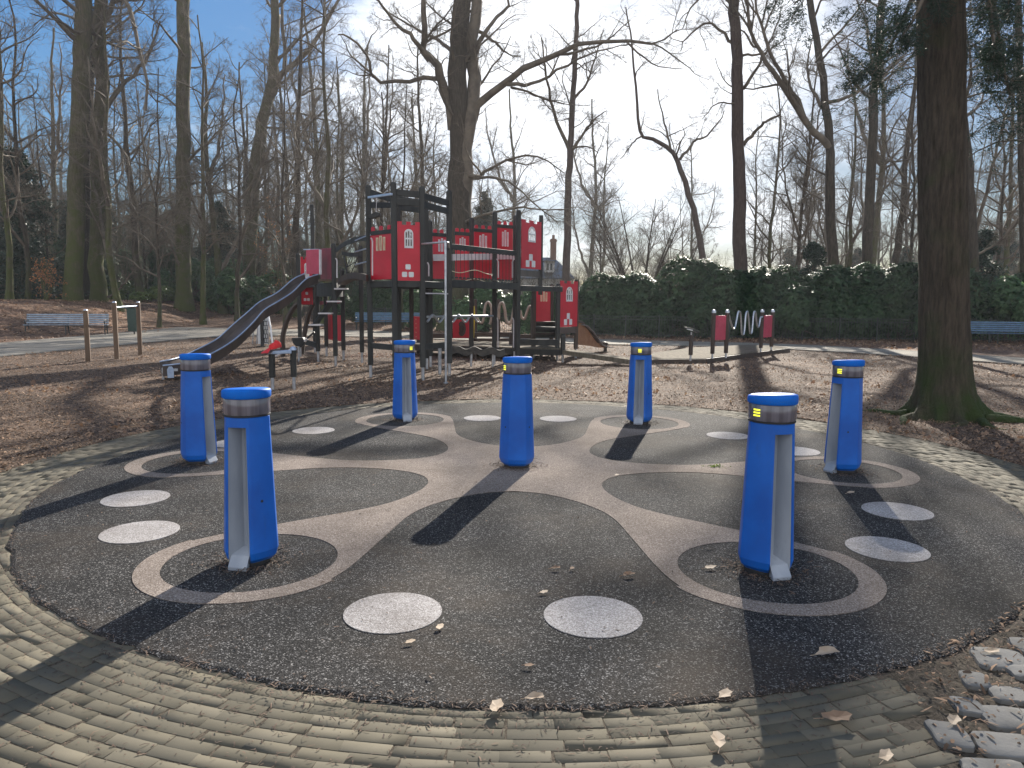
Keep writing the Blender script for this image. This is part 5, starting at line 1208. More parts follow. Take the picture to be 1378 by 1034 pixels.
# bowed climbing ribs
for pts in ([(380.5, 471, 21.8), (381, 452, 21.8), (386, 432, 21.8), (394, 416, 21.8), (402, 408, 21.8)], [(406, 467, 22.8), (410, 448, 22.8), (414, 430, 22.8), (420, 412, 22.6), (427, 404, 22.4)]):
    P_ = arc_px(pts); P_[0].z = -.1; MB().tube(P_, .075, 6).build('curved_rib', MT['wood_brown'], castle)
MB().beam((*S6, .5), (*S1, .45), .06, .14).build('floor_beam', MT['wood_dark'], castle)
# low play panels under the decks
def low_panel(a, b, pyb, pyt, m='red', hole=None, name='play_panel'):
    d = (a[1] + b[1]) / 2; p, q = Vector((*XY(a[0], a[1]), 0)), Vector((*XY(b[0], b[1]), 0)); u = (q - p).normalized(); zb, zt = zof(pyb, a[0], d), zof(pyt, a[0], d)
    return plate(name, rect(-(q - p).length / 2, 0, (q - p).length, zt - zb), hole or [], .025, (p + q) / 2 + Vector((0, 0, zb)), u, (0, 0, 1), MT[m], castle), (p + q) / 2, u, zb, zt
low_panel((437.5, 22.4), (460, 21.2), 458, 424, hole=[rect(-.1, .18, .10, .30), rect(-.10, .06, .07, .03)])
MB().beam(at(431, 408, 22.4), at(460, 406, 20.9), .03, .1).build('play_panel', MT['maroon'], castle)
pn, c_, u_, zb_, zt_ = low_panel((555, 19.5), (565.3, 19.0), 457, 426)
mb = MB()
for z_ in np.linspace(.12, .88, 5): mb.box((c_.x + .01, c_.y - .02, zb_ + (zt_ - zb_) * z_), (.05, .012, .03))
sub(mb, 'slot_edge', MT['cream'], pn)
pn, c_, u_, zb_, zt_ = low_panel((609.5, 21.2), (632, 21.6), 455, 430)
cc = Vector((c_.x + .01, c_.y - .05, (zb_ + zt_) / 2)); mb = MB()
vs = []; fs = []
for r_, y_ in ((.0, -.05), (.05, -.05), (.10, -.015), (.13, -.03), (.155, -.02), (.16, .03)):
    for j in range(24): vs.append((cc.x + r_ * .78 * math.cos(j * math.pi / 12), cc.y + y_, cc.z + r_ * 1.35 * math.sin(j * math.pi / 12)))
for i in range(5):
    for j in range(24): fs.append((i * 24 + j, i * 24 + (j + 1) % 24, (i + 1) * 24 + (j + 1) % 24, (i + 1) * 24 + j))
mb.add(vs, fs); sub(mb, 'spinning_drum', MT['wood_brown'], pn, smooth=50)
# low board walk with rails
DZ2 = .38
D_ = [at(558, 462.5, 1), 0]
def gz(px, py, z): return tuple(gnd(px, py, z)[:2])
dk = [gz(556, 463, DZ2), gz(612, 465, DZ2), gz(660, 466.5, DZ2), gz(697, 468, DZ2), gz(757, 469.5, DZ2), gz(752, 462.5, DZ2), gz(700, 460, DZ2), gz(612, 459.5, DZ2), gz(556, 457.5, DZ2)]
deck(dk, DZ2, .06, 'deck', 'boardwalk')
for a, b in zip(dk[:4], dk[1:5]):
    MB().beam((a[0], a[1] - .03, DZ2 - .11), (b[0], b[1] - .03, DZ2 - .11), .05, .16).build('edge_beam', MT['wood_dark'], castle, bevel=.006)
for px, d in ((592, 21.6), (640, 21.5), (716, 20.9), (729, 20.9), (744, 20.7)):
    x, y = XY(px, d); MB().box((x, y, .12), (.09, .09, .44)).build('ground_foot', MT['wood_brown'], castle)
for a, b, py, hh in (((560, 23.4), (633, 23.0), 452, .16), ((633, 23.0), (688, 22.6), 450.5, .14), ((633, 23.0), (688, 22.6), 457.5, .09), ((688, 22.6), (720, 22.2), 453, .12)):
    MB().beam(at(a[0], py, a[1]), at(b[0], py, b[1]), .06, hh).build('low_rail', MT['wood_brown'], castle, bevel=.008)
for px, d in ((634, 22.9), (688.5, 22.5), (563, 23.3)): post(px, d, zof(448.5, px, d), 'wood_brown', .13, .3, False)
post(634.5, 20.9, ZF - .1, 'wood_brown', .10, .34, False)
MB().beam(at(698, 460.5, 20.2), at(752, 461.5, 20.0), .05, .17).build('low_rail', MT['wood_dark'], castle, bevel=.008)
# yellow ring toy
MB().tube(arc_px([(636.5, 455, 22.4), (637, 440, 22.4), (638, 425, 22.4), (637, 412, 22.4)]), .035, 7).build('yellow_rod', MT['yellow'], castle, smooth=60)
# wavy balance plate in front
P_ = []
for q in np.linspace(0, 1, 40):
    px = 607 + 72 * q; py = 472 + 1.9 * math.sin(q * math.pi * 2 * 3.2 + 2.2) + 2.2 * q; P_.append(at(px, py, 18.7))
board(P_, .17, .16, 'wavy_beam', 'kerb')
for px in (634, 663.5): x, y = XY(px, 18.7); MB().tube([(x, y, -.05), (x, y, .34)], .028, 8).build('ground_foot', MT['steel'], castle)
# silver bar and zigzag tube
MB().tube([at(575, 426.5, 17.5), at(663, 425.5, 19.4)], .03, 10).build('bar', MT['steel'], castle, smooth=60)
P_ = [at(575 + 68 * q, 429 + 4.8 * math.cos(q * math.pi * 2 * 3.9 + .5), 17.45 + 1.5 * q) for q in np.linspace(0, 1, 70)]
MB().tube(P_, .028, 8).build('zigzag_tube', MT['steel'], castle, smooth=60)
# beige serpent tubes
P_ = arc_px([(640, 424, 25), (645, 434, 25), (650, 432, 25), (653, 412, 25), (657, 407, 25), (661, 414, 25), (661, 430, 25), (659, 437, 25)], 50); MB().tube(P_, .045, 8).build('serpent_tube', MT['tube'], castle, smooth=60)
P_ = arc_px([(671, 430, 24.5), (672, 412, 24.5), (676, 408, 24.5), (679, 416, 24.5), (681, 430, 24.5), (685, 436, 24.5), (689, 430, 24.5), (692, 412, 24.5), (695, 407, 24.5)], 50); MB().tube(P_, .05, 8).build('serpent_tube', MT['tube'], castle, smooth=60)
P_ = arc_px([(700, 418, 24.5), (702, 427, 24.5), (706, 429, 24.5), (709, 420, 24.5), (712, 413, 24.5), (715, 414, 24.5), (716, 419, 24.5)], 40); MB().tube(P_, .045, 8).build('serpent_tube', MT['tube'], castle, smooth=60)
for px, d in ((671, 24.6), (716.5, 24.4), (640, 25.1)): post(px, d, zof(404, px, d), 'wood_brown', .1)
for px in (670, 691): handle(px, 429, 468, 20.4, .03, -1)

# low tower with steps and the wooden side slide
W1 = post(718.5, 21.5, ZF - .05, 'wood_brown', .12); W2 = post(751, 20.9, ZF + .02, 'wood_dark', .12); W3 = post(776, 21.8, zof(378, 776, 21.8), 'wood_brown', .11); W4 = post(742.5, 23.2, zof(384, 742, 23.2), 'wood_brown', .11)
castle_panel(W2, W3, zof(440, 765, 21.3), zof(378.5, 765, 21.3), inset=.045)
MB().beam((W2[0], W2[1], zof(445, 765, 21.3)), (W3[0], W3[1], zof(445, 765, 21.3)), .03, .17).build('kick_board', MT['slide'], castle)
slot_panel(XY(721, 22.6), XY(742, 22.9), zof(433, 730, 22.7), zof(391, 730, 22.7), .12, inset=.0, beam='wood_brown', teeth=False)
MB().beam(at(741.5, 384, 23), at(741.5, 432, 23), .04, .3, (0, 1, 0)).build('side_board', MT['wood_brown'], castle)
deck([W1, W2, W3, W4], zof(440, 750, 21.3), .08)
for i, py in enumerate((434, 441, 449)): MB().beam(at(721, py, 22.0 - .35 * i), at(748, py, 21.7 - .35 * i), .30, .05).build('step', MT['wood_brown'], castle, bevel=.005); MB().beam(at(721, py + 3.2, 22.05 - .35 * i), at(748, py + 3.2, 21.75 - .35 * i), .03, .12).build('riser', MT['wood_dark'], castle)
post(758.5, 20.2, zof(452, 758, 20.2), 'wood_dark', .12, .25)
# wooden slide seen from its side
pts2 = [(776.5, 432), (783, 434), (791, 442), (798, 452), (804, 460), (812, 462.5), (817.5, 463.5), (817.5, 468), (804, 468), (795, 466), (776.5, 464)]
d = 22.6; P3_ = [at(px, py, d + (px - 776) * .05) for px, py in pts2]
mb = MB(); k = len(P3_); vs = [tuple(p) for p in P3_] + [(p.x, p.y + .03, p.z) for p in P3_]; mb.add(vs, [tuple(range(k - 1, -1, -1)), tuple(range(k, 2 * k))] + [(i, (i + 1) % k, k + (i + 1) % k, k + i) for i in range(k)])
mb.build('slide_side', MT['ply'], castle)
mb = MB(); vs = [(p.x, p.y + .55, p.z) for p in P3_] + [(p.x, p.y + .58, p.z) for p in P3_]; mb.add(vs, [tuple(range(k - 1, -1, -1)), tuple(range(k, 2 * k))] + [(i, (i + 1) % k, k + (i + 1) % k, k + i) for i in range(k)]); mb.build('slide_side', MT['ply'], castle)
mb = MB(); top_ = P3_[:7]; 
for a, b in zip(top_[:-1], top_[1:]): mb.beam(a + Vector((0, -.012, .0)), b + Vector((0, -.012, 0)), .05, .07)
mb.build('slide_rim', MT['wood_brown'], castle)
mb = MB()
for a, b in zip(top_[:-1], top_[1:]): mb.beam(a + Vector((0, .29, -.12)), b + Vector((0, .29, -.12)), .5, .02)
mb.build('slide_bed', MT['steel'], castle)
x, y = XY(817, 24.6); MB().box((x, y + .2, .1), (.06, .5, .5)).build('slide_foot', MT['wood_brown'], castle)
b_ = at(776.8, 410, 22.3); MB().beam(at(777.5, 396, 22.0), at(777.5, 432, 22.0), .03, .25, (0, 1, 0)).build('side_board', MT['pinkred'], castle)

# big slide: S-shaped trough with pale rims
near = [(428, 371, 18.6), (412, 376, 18.3), (394, 393, 17.9), (375, 405.5, 17.5), (356, 415.5, 17.15), (341, 431, 16.85), (322, 449.5, 16.5), (303, 463, 16.15), (281, 477, 15.75), (262, 486, 15.45), (247, 491, 15.2), (233, 493, 15.05), (219, 494.5, 14.95)]
far_ = [(410, 368, 19.0), (394, 377, 18.7), (373, 395, 18.3), (350, 407, 17.95), (333, 423, 17.6), (312, 442, 17.25), (292, 460, 16.9), (265, 474.5, 16.4), (247, 481, 16.0), (236, 483, 15.7), (228, 484, 15.5), (221, 485, 15.4), (215, 486, 15.3)]
nr_ = [Vector(q) for q in spline([tuple(at(*p)) for p in near], 48)]; fr_ = [Vector(q) for q in spline([tuple(at(*p)) for p in far_], 48)]
mb = MB(); vs = []; fs = []
for i in range(48):
    n_, f_ = nr_[i], fr_[i]; cr_ = (f_ - n_); 
    zc = (n_.z + f_.z) / 2; n_ = Vector((n_.x, n_.y, zc + (n_.z - zc) * .5)); f_ = Vector((f_.x, f_.y, zc + (f_.z - zc) * .5)); nr_[i] = n_; fr_[i] = f_; cr_ = f_ - n_
    dz_ = Vector((0, 0, -.17)); 
    vs += [n_, n_ + dz_ * .85 + cr_ * .06, n_ + dz_ + cr_ * .16, f_ + dz_ - cr_ * .16, f_ + dz_ * .85 - cr_ * .06, f_, f_ - cr_ * -.05, f_ + dz_ * 1.25, n_ + dz_ * 1.25, n_ - cr_ * .05]
for i in range(47):
    for j in range(10): fs.append((i * 10 + j, i * 10 + (j + 1) % 10, (i + 1) * 10 + (j + 1) % 10, (i + 1) * 10 + j))
fs += [tuple(range(10)), tuple(47 * 10 + j for j in range(9, -1, -1))]
slide = mb.add(vs, fs).build('slide', MT['slide'], castle, smooth=35)
for P_, q in ((nr_, -1), (fr_, 1)): sub(MB().tube([p + Vector((0, 0, .01)) for p in P_], .016, 8), 'rim', MT['blue_metal'], slide, smooth=60)
sub(MB().prism([(-.06, -.03), (.06, -.03), (.065, .14), (.03, .2), (-.03, .2), (-.065, .14)], (nr_[-4].x + .02, nr_[-4].y - .06, .12), (.9, .35, 0), (0, 0, 1), .03), 'end_plate', MT['blue_metal'], slide)
for px, d in ((219, 15.1), (246, 15.1)): x, y = XY(px, d, 490); sub(MB().tube([(x, y, -.06), (x, y, .28)], .026, 8), 'leg', MT['steel'], slide)
sub(MB().beam(at(219, 497, 15.15), at(238, 498, 15.05), .06, .05), 'foot_bar', MT['white'], slide)

# wooden ramp onto the activity deck
rm = [gz(760, 471.5, .38), gz(850, 484.5, .15), gz(852, 480, .15), gz(760, 469, .38)]
mb = MB(); pa, pb = Vector((*gz(757, 471.5, .38), .38)), Vector((*gz(866, 487, .16), .16)); n_ = (pb - pa).cross(Vector((0, 0, 1))).normalized() * -.5
vs = [pa, pb, pb + n_, pa + n_]; vs = vs + [v - Vector((0, 0, .12)) for v in vs]
mb.add(vs, [(0, 1, 2, 3), (7, 6, 5, 4), (0, 4, 5, 1), (1, 5, 6, 2), (2, 6, 7, 3), (3, 7, 4, 0)]); mb.build('ramp', MT['deck'], castle)

# ------------------------------------------------------------------ ACTIVITY DECK and coil climber
pd = thing('wooden_platform', 'low weathered wooden platform reached by the ramp from the castle', 'platform', tuple(gnd(960, 480, 0)))
pl = [gz(869, 483.5, .16), gz(950, 482.3, .16), gz(1062, 468.3, .16), gz(1040, 465.3, .16), gz(1000, 464.6, .16), gz(930, 468.2, .16), gz(880, 475, .16)]
k = len(pl); mb = MB(); mb.add([(x, y, .11) for x, y in pl] + [(x, y, .165) for x, y in pl], [tuple(range(k - 1, -1, -1)), tuple(range(k, 2 * k))] + [(i, (i + 1) % k, k + (i + 1) % k, k + i) for i in range(k)]); mb.build('board', MT['deck'], pd)
for a, b in zip(pl[:2], pl[1:3]): MB().beam((a[0], a[1] - .03, .05), (b[0], b[1] - .03, .05), .05, .20).build('skirt', MT['wood_brown'], pd)
cc_ = thing('coil_climber', 'red panelled coil climber with bent silver tube on the low platform', 'climbing frame', tuple(gnd(1000, 474, 0)))
def cpost(px, d, py):
    x, y = XY(px, d); zt = zof(py, px, d); p = MB().lathe([(.058, .27), (.06, .30), (.06, zt - .06), (.05, zt - .01), (.025, zt + .01)], (x, y, 0), 12).build('post', MT['wood_brown'], cc_, smooth=40)
    MB().lathe([(.062, zt - .07), (.062, zt - .03), (.045, zt + .012), (.015, zt + .022)], (x, y, 0), 12).build('post_cap', MT['steel'], cc_, smooth=50)
    MB().tube([(x, y, .13), (x, y, .29)], .028, 8).build('foot', MT['steel'], cc_)
    return x, y
Q1, Q2, Q3, Q4 = cpost(961.5, 20.6, 418), cpost(979.8, 20.9, 418), cpost(1026.8, 23.4, 417.5), cpost(1041, 24.2, 417.5)
def cpanel(a, b, pyb, pyt, dots):
    p, q = Vector((*a, 0)), Vector((*b, 0)); u = (q - p).normalized(); wd = (q - p).length - .12; zb, zt = zof(pyb, 970, p.y), zof(pyt, 970, p.y)
    return plate('red_board', rect(-wd / 2, 0, wd, zt - zb), [[(x * wd + .012 * math.cos(t), z * (zt - zb) + .012 * math.sin(t)) for t in np.linspace(0, 6.28, 9)[:-1]] for x, z in dots], .03, (p + q) / 2 + Vector((0, 0, zb)), u, (0, 0, 1), MT['pinkred'], cc_)
cpanel(Q1, Q2, 458, 425, [(-.35, .15), (-.1, .15), (.2, .15), (.3, .4), (.3, .6), (.0, .8), (.05, .82), (-.3, .55)])
cpanel(Q3, Q4, 454.5, 424.5, [(-.2, .2), (.0, .4), (.25, .6), (.1, .55), (-.2, .3), (-.1, .22)])
Z_ = [(981, 424), (983.5, 434), (986.5, 442), (989, 441), (991, 432), (993.2, 421), (995, 419.5), (996.5, 422), (997.3, 434), (998.2, 448), (999.8, 450.5), (1001.5, 447), (1003.5, 425), (1005, 420), (1006.5, 421), (1008, 434), (1009, 447), (1010.5, 449), (1012, 446), (1014, 424), (1015.5, 419.5), (1017, 422), (1018.2, 434), (1020, 440.5), (1021.8, 437), (1023.5, 428), (1026, 426.5)]
P_ = [Vector(q) for q in spline([tuple(at(a, b, 20.9 + (a - 981) * .054)) for a, b in Z_], 140)]
MB().tube(P_, .026, 8).build('bent_tube', MT['steel'], cc_, smooth=60)
sp = thing('steering_post', 'short brown post with tilted dark steering head on the low platform', 'play post', tuple(gnd(932, 485, 0)))
x, y = XY(932, 19.9); MB().lathe([(.055, .28), (.058, .31), (.058, .78), (.03, .82)], (x, y, 0), 12).build('post', MT['wood_brown'], sp, smooth=40); MB().tube([(x, y, .12), (x, y, .3)], .028, 8).build('foot', MT['steel'], sp)
MB().tube([(x, y, .8), (x, y, .90)], .02, 8).build('swivel', MT['steel'], sp)
MB().prism([(-.17, .06), (-.16, .10), (.0, .075), (.18, .0), (.17, -.06), (.0, .0)], (x, y, .93), (1, 0, 0), (0, 0, 1), .26).build('steering_head', MT['iron'], sp, bevel=.008)
MB().prism([(-.15, .075), (-.14, .09), (.02, .06), (.0, .035)], (x - .01, y - .13, .90), (1, 0, 0), (0, 0, 1), .02).build('head_rim', MT['white'], sp)

# ------------------------------------------------------------------ SMALL PLAYGROUND THINGS
bb = thing('balance_bar', 'knee high blue metal bar between two dark posts', 'balance bar', tuple(gnd(381, 524, 0)))
for px, d, pt in ((366, 13.55, 475), (395, 13.7, 470)):
    x, y = XY(px, d, 490); zt = zof(pt, px, d)
    p = MB().lathe([(.055, .26), (.058, .28), (.058, zt)], (x, y, 0), 14).build('post', MT['wood_dark'], bb, smooth=40); MB().lathe([(.061, zt - .02), (.061, zt + .01), (.04, zt + .04), (.01, zt + .05)], (x, y, 0), 14).build('post_cap', MT['blue_metal'], bb, smooth=50)
    MB().tube([(x, y, -.06), (x, y, .28)], .032, 8).build('foot', MT['steel'], bb)
MB().beam(at(366, 474.5, 13.5), at(392, 473.5, 13.62), .16, .06).build('bar', MT['blue_metal'], bb, bevel=.01)
# red cloth cap lying on the bar
c_ = at(367.5, 467.5, 13.5); rng = np.random.default_rng(4)
ht = thing('sun_hat', 'red cap dropped on the end of the blue bar', 'cap', tuple(at(367, 471.5, 13.5)))
mb = MB(); vs = []; n_ = 18
for i, (r, z) in enumerate([(.115, -.03), (.118, .0), (.105, .05), (.075, .085), (.035, .10), (.004, .104)]):
    for j in range(n_):
        a = j * 2 * math.pi / n_; rr_ = r * (1 + .10 * math.sin(3 * a + i) + rng.normal(0, .02)); vs.append((c_.x + rr_ * math.cos(a) + .03, c_.y + rr_ * math.sin(a) * .9, c_.z + z + .03 * math.cos(a)))
fs = [(i * n_ + j, i * n_ + (j + 1) % n_, (i + 1) * n_ + (j + 1) % n_, (i + 1) * n_ + j) for i in range(5) for j in range(n_)]
mb.add(vs, fs); mb.build('crown', MT['hat'], ht, smooth=70)
mb = MB(); vs = []
for r in (.10, .17, .235):
    for j in range(9):
        a = math.pi * (.72 + .72 * j / 8); vs.append((c_.x + r * math.cos(a) + .02, c_.y + r * math.sin(a) * .9, c_.z - .02 - (r - .10) * .62 + .01 * math.sin(j)))
vs2 = [(x, y, z + .008) for x, y, z in vs]
fs = [(i * 9 + j, i * 9 + j + 1, (i + 1) * 9 + j + 1, (i + 1) * 9 + j) for i in range(2) for j in range(8)]
mb.add(vs, fs); mb.add(vs2, fs); mb.build('brim', MT['hat'], ht, smooth=60)
# sand digger / rocker
rk = thing('sand_digger', 'dark seated play digger on a steel stem under the slide tower', 'play digger', tuple(gnd(403, 487, 0)))
x, y = XY(402, 20.0, 470); MB().tube([(x, y, -.05), (x, y, .55)], .03, 8).build('stem', MT['steel'], rk)
MB().prism([(-.16, .12), (-.12, -.02), (-.05, -.10), (.14, -.10), (.20, .02), (.14, .14)], (x, y, zof(461, 402, 20)), (1, 0, 0), (0, 0, 1), .22).build('seat', MT['black'], rk, bevel=.015)
MB().tube([at(411, 457.5, 20), at(416, 453, 20), at(423, 447, 20)], .025, 7).build('arm', MT['black'], rk); MB().tube([at(410, 460, 19.9), at(413, 456, 19.9)], .035, 7).build('arm_joint', MT['pale_metal'], rk)
MB().tube([at(393, 470, 20.0), at(380, 475, 19.6), at(368, 481, 19.4)], .02, 6).build('boom', MT['pale_metal'], rk)
# pale climbing board with net
cb = thing('climbing_board', 'pale climbing board with black net squares beyond the slide', 'climbing wall', tuple(gnd(354, 470, 0)))
p, q = at(345.5, 440, 26.5), at(363, 440, 26.2)
plate('board', [(-.26, 0), (.25, 0), (.22, 1.12), (.13, 1.22), (-.02, .95), (-.26, .62)], [], .05, Vector(((p.x + q.x) / 2, (p.y + q.y) / 2, .10)), (q - p).normalized(), (0, 0, 1), MT['white'], cb)
mb = MB(); o_ = Vector(((p.x + q.x) / 2, (p.y + q.y) / 2 - .05, .1)); u_ = (q - p).normalized()
for r_ in range(7):
    z = .06 + r_ * .15; mb.beam(o_ + u_ * .02 + Vector((0, 0, z)), o_ + u_ * .24 + Vector((0, 0, z)), .012, .02)
    for c2 in range(2): xx_ = .06 + c2 * .11 + (r_ % 2) * .05; mb.beam(o_ + u_ * xx_ + Vector((0, 0, z)), o_ + u_ * xx_ + Vector((0, 0, z + .15)), .012, .02, (0, 1, 0))
mb.build('net', MT['black'], cb)
x, y = XY(353.5, 26.1, 440); MB().box((x, y - .08, .45), (.10, .10, 1.05)).build('post', MT['black'], cb, bevel=.01); MB().box((x, y - .08, .02), (.3, .3, .08)).build('foot_plate', MT['black'], cb)
MB().tube([at(361, 424, 26), at(364, 440, 25.8), at(367, 466, 25.6)], .03, 7).build('side_pole', MT['white'], cb)
mb = MB()
for px in (341.5, 347): mb.tube([at(px, 438, 26.3), at(px - 1.5, 463, 26.3)], .02, 5)
mb.build('side_net', MT['steel'], cb)
# turning bar and single post
def wpost(px0, py0, px1, py1, d, parent, z0=-.08, w_=.115):
    a = gnd(px1, py1, 0); b = at(px0, py0, a.y); h = w_ / 2
    mb = MB().box((a.x, a.y, (z0 + b.z) / 2), (w_, w_, b.z - z0), Matrix.Rotation(R_(20), 3, 'Z')); p = mb.build('post', MT['wood_post'], parent, bevel=.02)
    MB().lathe([(.05, b.z), (.045, b.z + .02), (.02, b.z + .035)], (a.x, a.y, 0), 12).build('post_cap', MT['steel'], parent, smooth=50)
    return a, b
tb = thing('turning_bar', 'two brown timber posts joined by a high metal bar near the path', 'gymnastics bar', tuple(gnd(172, 482, 0)))
a1, b1 = wpost(156, 407.5, 157.5, 485, 0, tb); a2, b2 = wpost(187.5, 407.5, 189, 479, 0, tb)
MB().tube([(a1.x, a1.y, b1.z - .13), (a2.x, a2.y, b1.z - .10)], .022, 10).build('bar', MT['blue_metal'], tb, smooth=60)
sp_ = thing('timber_post', 'single shorter brown timber post in front of the white slatted bench', 'post', tuple(gnd(119, 487, 0)))
wpost(117, 418, 119, 488, 0, sp_)

# ------------------------------------------------------------------ BENCHES, BIN, FENCE
def bench(label, c, ln, rz, m, scroll=True, z=0, frames=3):
    t = thing('park_bench', label, 'bench', (0, 0, 0))
    for i in range(frames):
        x = -ln / 2 + .08 + i * (ln - .16) / (frames - 1)
        mb = MB(); mb.tube([(x, -.30, 0), (x, -.27, .2), (x, -.25, .42)], .026, 7); mb.tube([(x, .30, 0), (x, .24, .22), (x, .22, .44), (x, .33, .72), (x, .36, .88)], .026, 7); mb.tube([(x, -.27, .40), (x, 0, .38), (x, .23, .40)], .024, 7)
        if i in (0, frames - 1): mb.tube([(x, .27, .62), (x, .05, .64), (x, -.22, .64), (x, -.30, .60), (x, -.30, .54), (x, -.25, .52), (x, -.25, .42)], .024, 7)
        mb.build('frame', MT['iron'], t, smooth=60)
    for j in range(5): y = -.26 + j * .105; MB().box((0, y, .435 - .004 * j), (ln, .085, .035)).build('seat_slat', MT[m], t, bevel=.008)
    for j in range(5): zz = .52 + j * .088; MB().box((0, .235 + j * .028, zz), (ln, .03, .066), Matrix.Rotation(R_(-16), 3, 'X')).build('back_slat', MT[m], t, bevel=.008)
    t.location = (c[0], c[1], z); t.rotation_euler = (0, 0, rz); return t
g_ = gnd(118, 449, 0); bench('weathered pale slatted bench with curled iron arms beside the green bin', (g_.x * .98, 33.0), 3.25, R_(18), 'bench_grey', z=float(hgt(g_.x, 33)) * 0 + .06)
bench('long blue bench beyond the path, seen between the castle posts', (-6.5, 40.2), 4.0, R_(8), 'bench_blue', z=.1)
bench('blue bench by the fence at the picture edge behind the huge trunk', (20.3, 31.2), 3.1, R_(-6), 'bench_blue', z=.06)
tbn = at(180, 433, 34.6); bn = thing('litter_bin', 'dark green litter bin standing next to the pale slatted bench', 'litter bin', (tbn.x, tbn.y, .05))
h0 = float(at(180, 446, 34.6).z); h1 = float(at(180, 415.5, 34.6).z)
MB().prism([(-.20, 0), (.20, 0), (.225, h1 - h0), (-.225, h1 - h0)], (tbn.x, tbn.y, h0), (1, 0, 0), (0, 0, 1), .38).build('body', MT['bin'], bn, bevel=.02)
MB().box((tbn.x, tbn.y, h1 + .015), (.48, .42, .03)).build('lid', MT['bin'], bn, bevel=.01)
MB().tube([(tbn.x, tbn.y, -.05), (tbn.x, tbn.y, h0 + .02)], .03, 8).build('stem', MT['iron'], bn)
fn = thing('iron_fence', 'low dark iron railing along the far side of the path below the hedge', 'fence', (4, 35, 0))
FP = resample([(-15.3, 54.5), (-9.2, 45.6), (-4.2, 41.8), (0.4, 38.2), (4.7, 35.3), (9.6, 33.9), (16.4, 33.0), (22, 32.6), (29, 32.2)], 34)
for a, b in zip(FP[:-1], FP[1:]):
    za, zb = float(hgt(*a)), float(hgt(*b)); ln = math.hypot(*(b - a)); mb = MB()
    for zr in (.14, .86, 1.0): mb.beam((*a, za + zr), (*b, zb + zr), .02, .03)
    n_ = int(ln / .115)
    for i in range(1, n_):
        q = i / n_; p = a + (b - a) * q; z = za + (zb - za) * q; mb.box((p[0], p[1], z + .53), (.016, .016, .95))
    mb.build('railing', MT['iron'], fn)
for a in FP: MB().box((a[0], a[1], float(hgt(*a)) + .52), (.055, .055, 1.12)).build('post', MT['iron'], fn)

# ------------------------------------------------------------------ HOUSES beyond the trees
hs = thing('house', 'pale house with steep slate roof, dormer and brick chimney behind the castle', 'house', tuple(at(725, 400, 74) - Vector((0, 0, at(725, 400, 74).z))))
def hp(px, py, d=74): return at(px, py, d)
ez = hp(740, 374).z; rz_ = hp(740, 344).z; xl, xr = hp(640, 374).x, hp(769, 374).x
MB().box(((xl + xr) / 2, 77.5, ez / 2), (xr - xl - .5, 7, ez)).build('wall', MT['plaster'], hs)
rx = hp(746, 345).x; mb = MB(); e_ = .3
vs = [(xl - e_, 74 - .3, ez), (xr + e_, 74 - .3, ez), (xr + e_, 81.3, ez), (xl - e_, 81.3, ez), (xl + 1, 77.5, rz_), (rx + .2, 77.5, rz_), (xl - e_, 73.7, ez - .12), (xr + e_, 73.7, ez - .12), (xr + e_, 81.3, ez - .12), (xl - e_, 81.3, ez - .12)]
rf = mb.add(vs, [(0, 1, 5, 4), (1, 2, 5), (2, 3, 4, 5), (3, 0, 4), (6, 7, 1, 0), (7, 8, 2, 1), (8, 9, 3, 2), (9, 6, 0, 3), (9, 8, 7, 6)]).build('roof', MT['slate'], hs)
def subh(mb, nm, m, part): o = mb.build(nm, m, hs); o.parent = part; return o
c0, c1 = hp(744.5, 350, 77), hp(744.5, 323, 77); subh(MB().box((c0.x, 77.2, (c0.z + c1.z) / 2 - .3), (.6, .6, c1.z - c0.z + .8)).box((c0.x, 77.2, c1.z - .1), (.72, .75, .16)).tube([(c0.x, 77.2, c1.z), (c0.x, 77.2, c1.z + .5)], .14, 8), 'chimney', MT['chimney'], rf)
w0, w1 = hp(732.5, 366.5, 73.6), hp(746, 352, 73.6)
dm = MB().box(((w0.x + w1.x) / 2, 74.6, (w0.z + w1.z) / 2), (w1.x - w0.x, 2.6, w1.z - w0.z)).build('dormer', MT['white'], hs)
for s_ in (-1, 1):
    subh(MB().box(((w0.x + w1.x) / 2 + s_ * (w1.x - w0.x) * .18, 73.29, (w0.z + w1.z) / 2 - .02), (.22, .04, (w1.z - w0.z) * .62)), 'window', MT['glass'], dm)
subh(MB().box(((w0.x + w1.x) / 2, 74.3, w1.z + .05), (w1.x - w0.x + .3, 3.0, .1)), 'dormer_roof', MT['slate'], dm)
sh = thing('long_house', 'long low grey roofed building glimpsed between hedge top and bare trees', 'building', (11, 80, 0))
a, b = at(772, 385, 80), at(875, 385, 80); mb = MB(); zt_, ze = at(800, 384, 80).z, at(800, 397, 80).z
MB().box(((a.x + b.x) / 2, 83, ze / 2), (b.x - a.x, 6, ze)).build('wall', MT['plaster'], sh)
mb.add([(a.x - .3, 79.7, ze), (b.x + .3, 79.7, ze), (b.x + .3, 86.3, ze), (a.x - .3, 86.3, ze), (a.x - .3, 83, zt_), (b.x + .3, 83, zt_)], [(0, 1, 5, 4), (2, 3, 4, 5), (1, 2, 5), (3, 0, 4), (3, 2, 1, 0)]).build('roof', MT['slate'], sh)

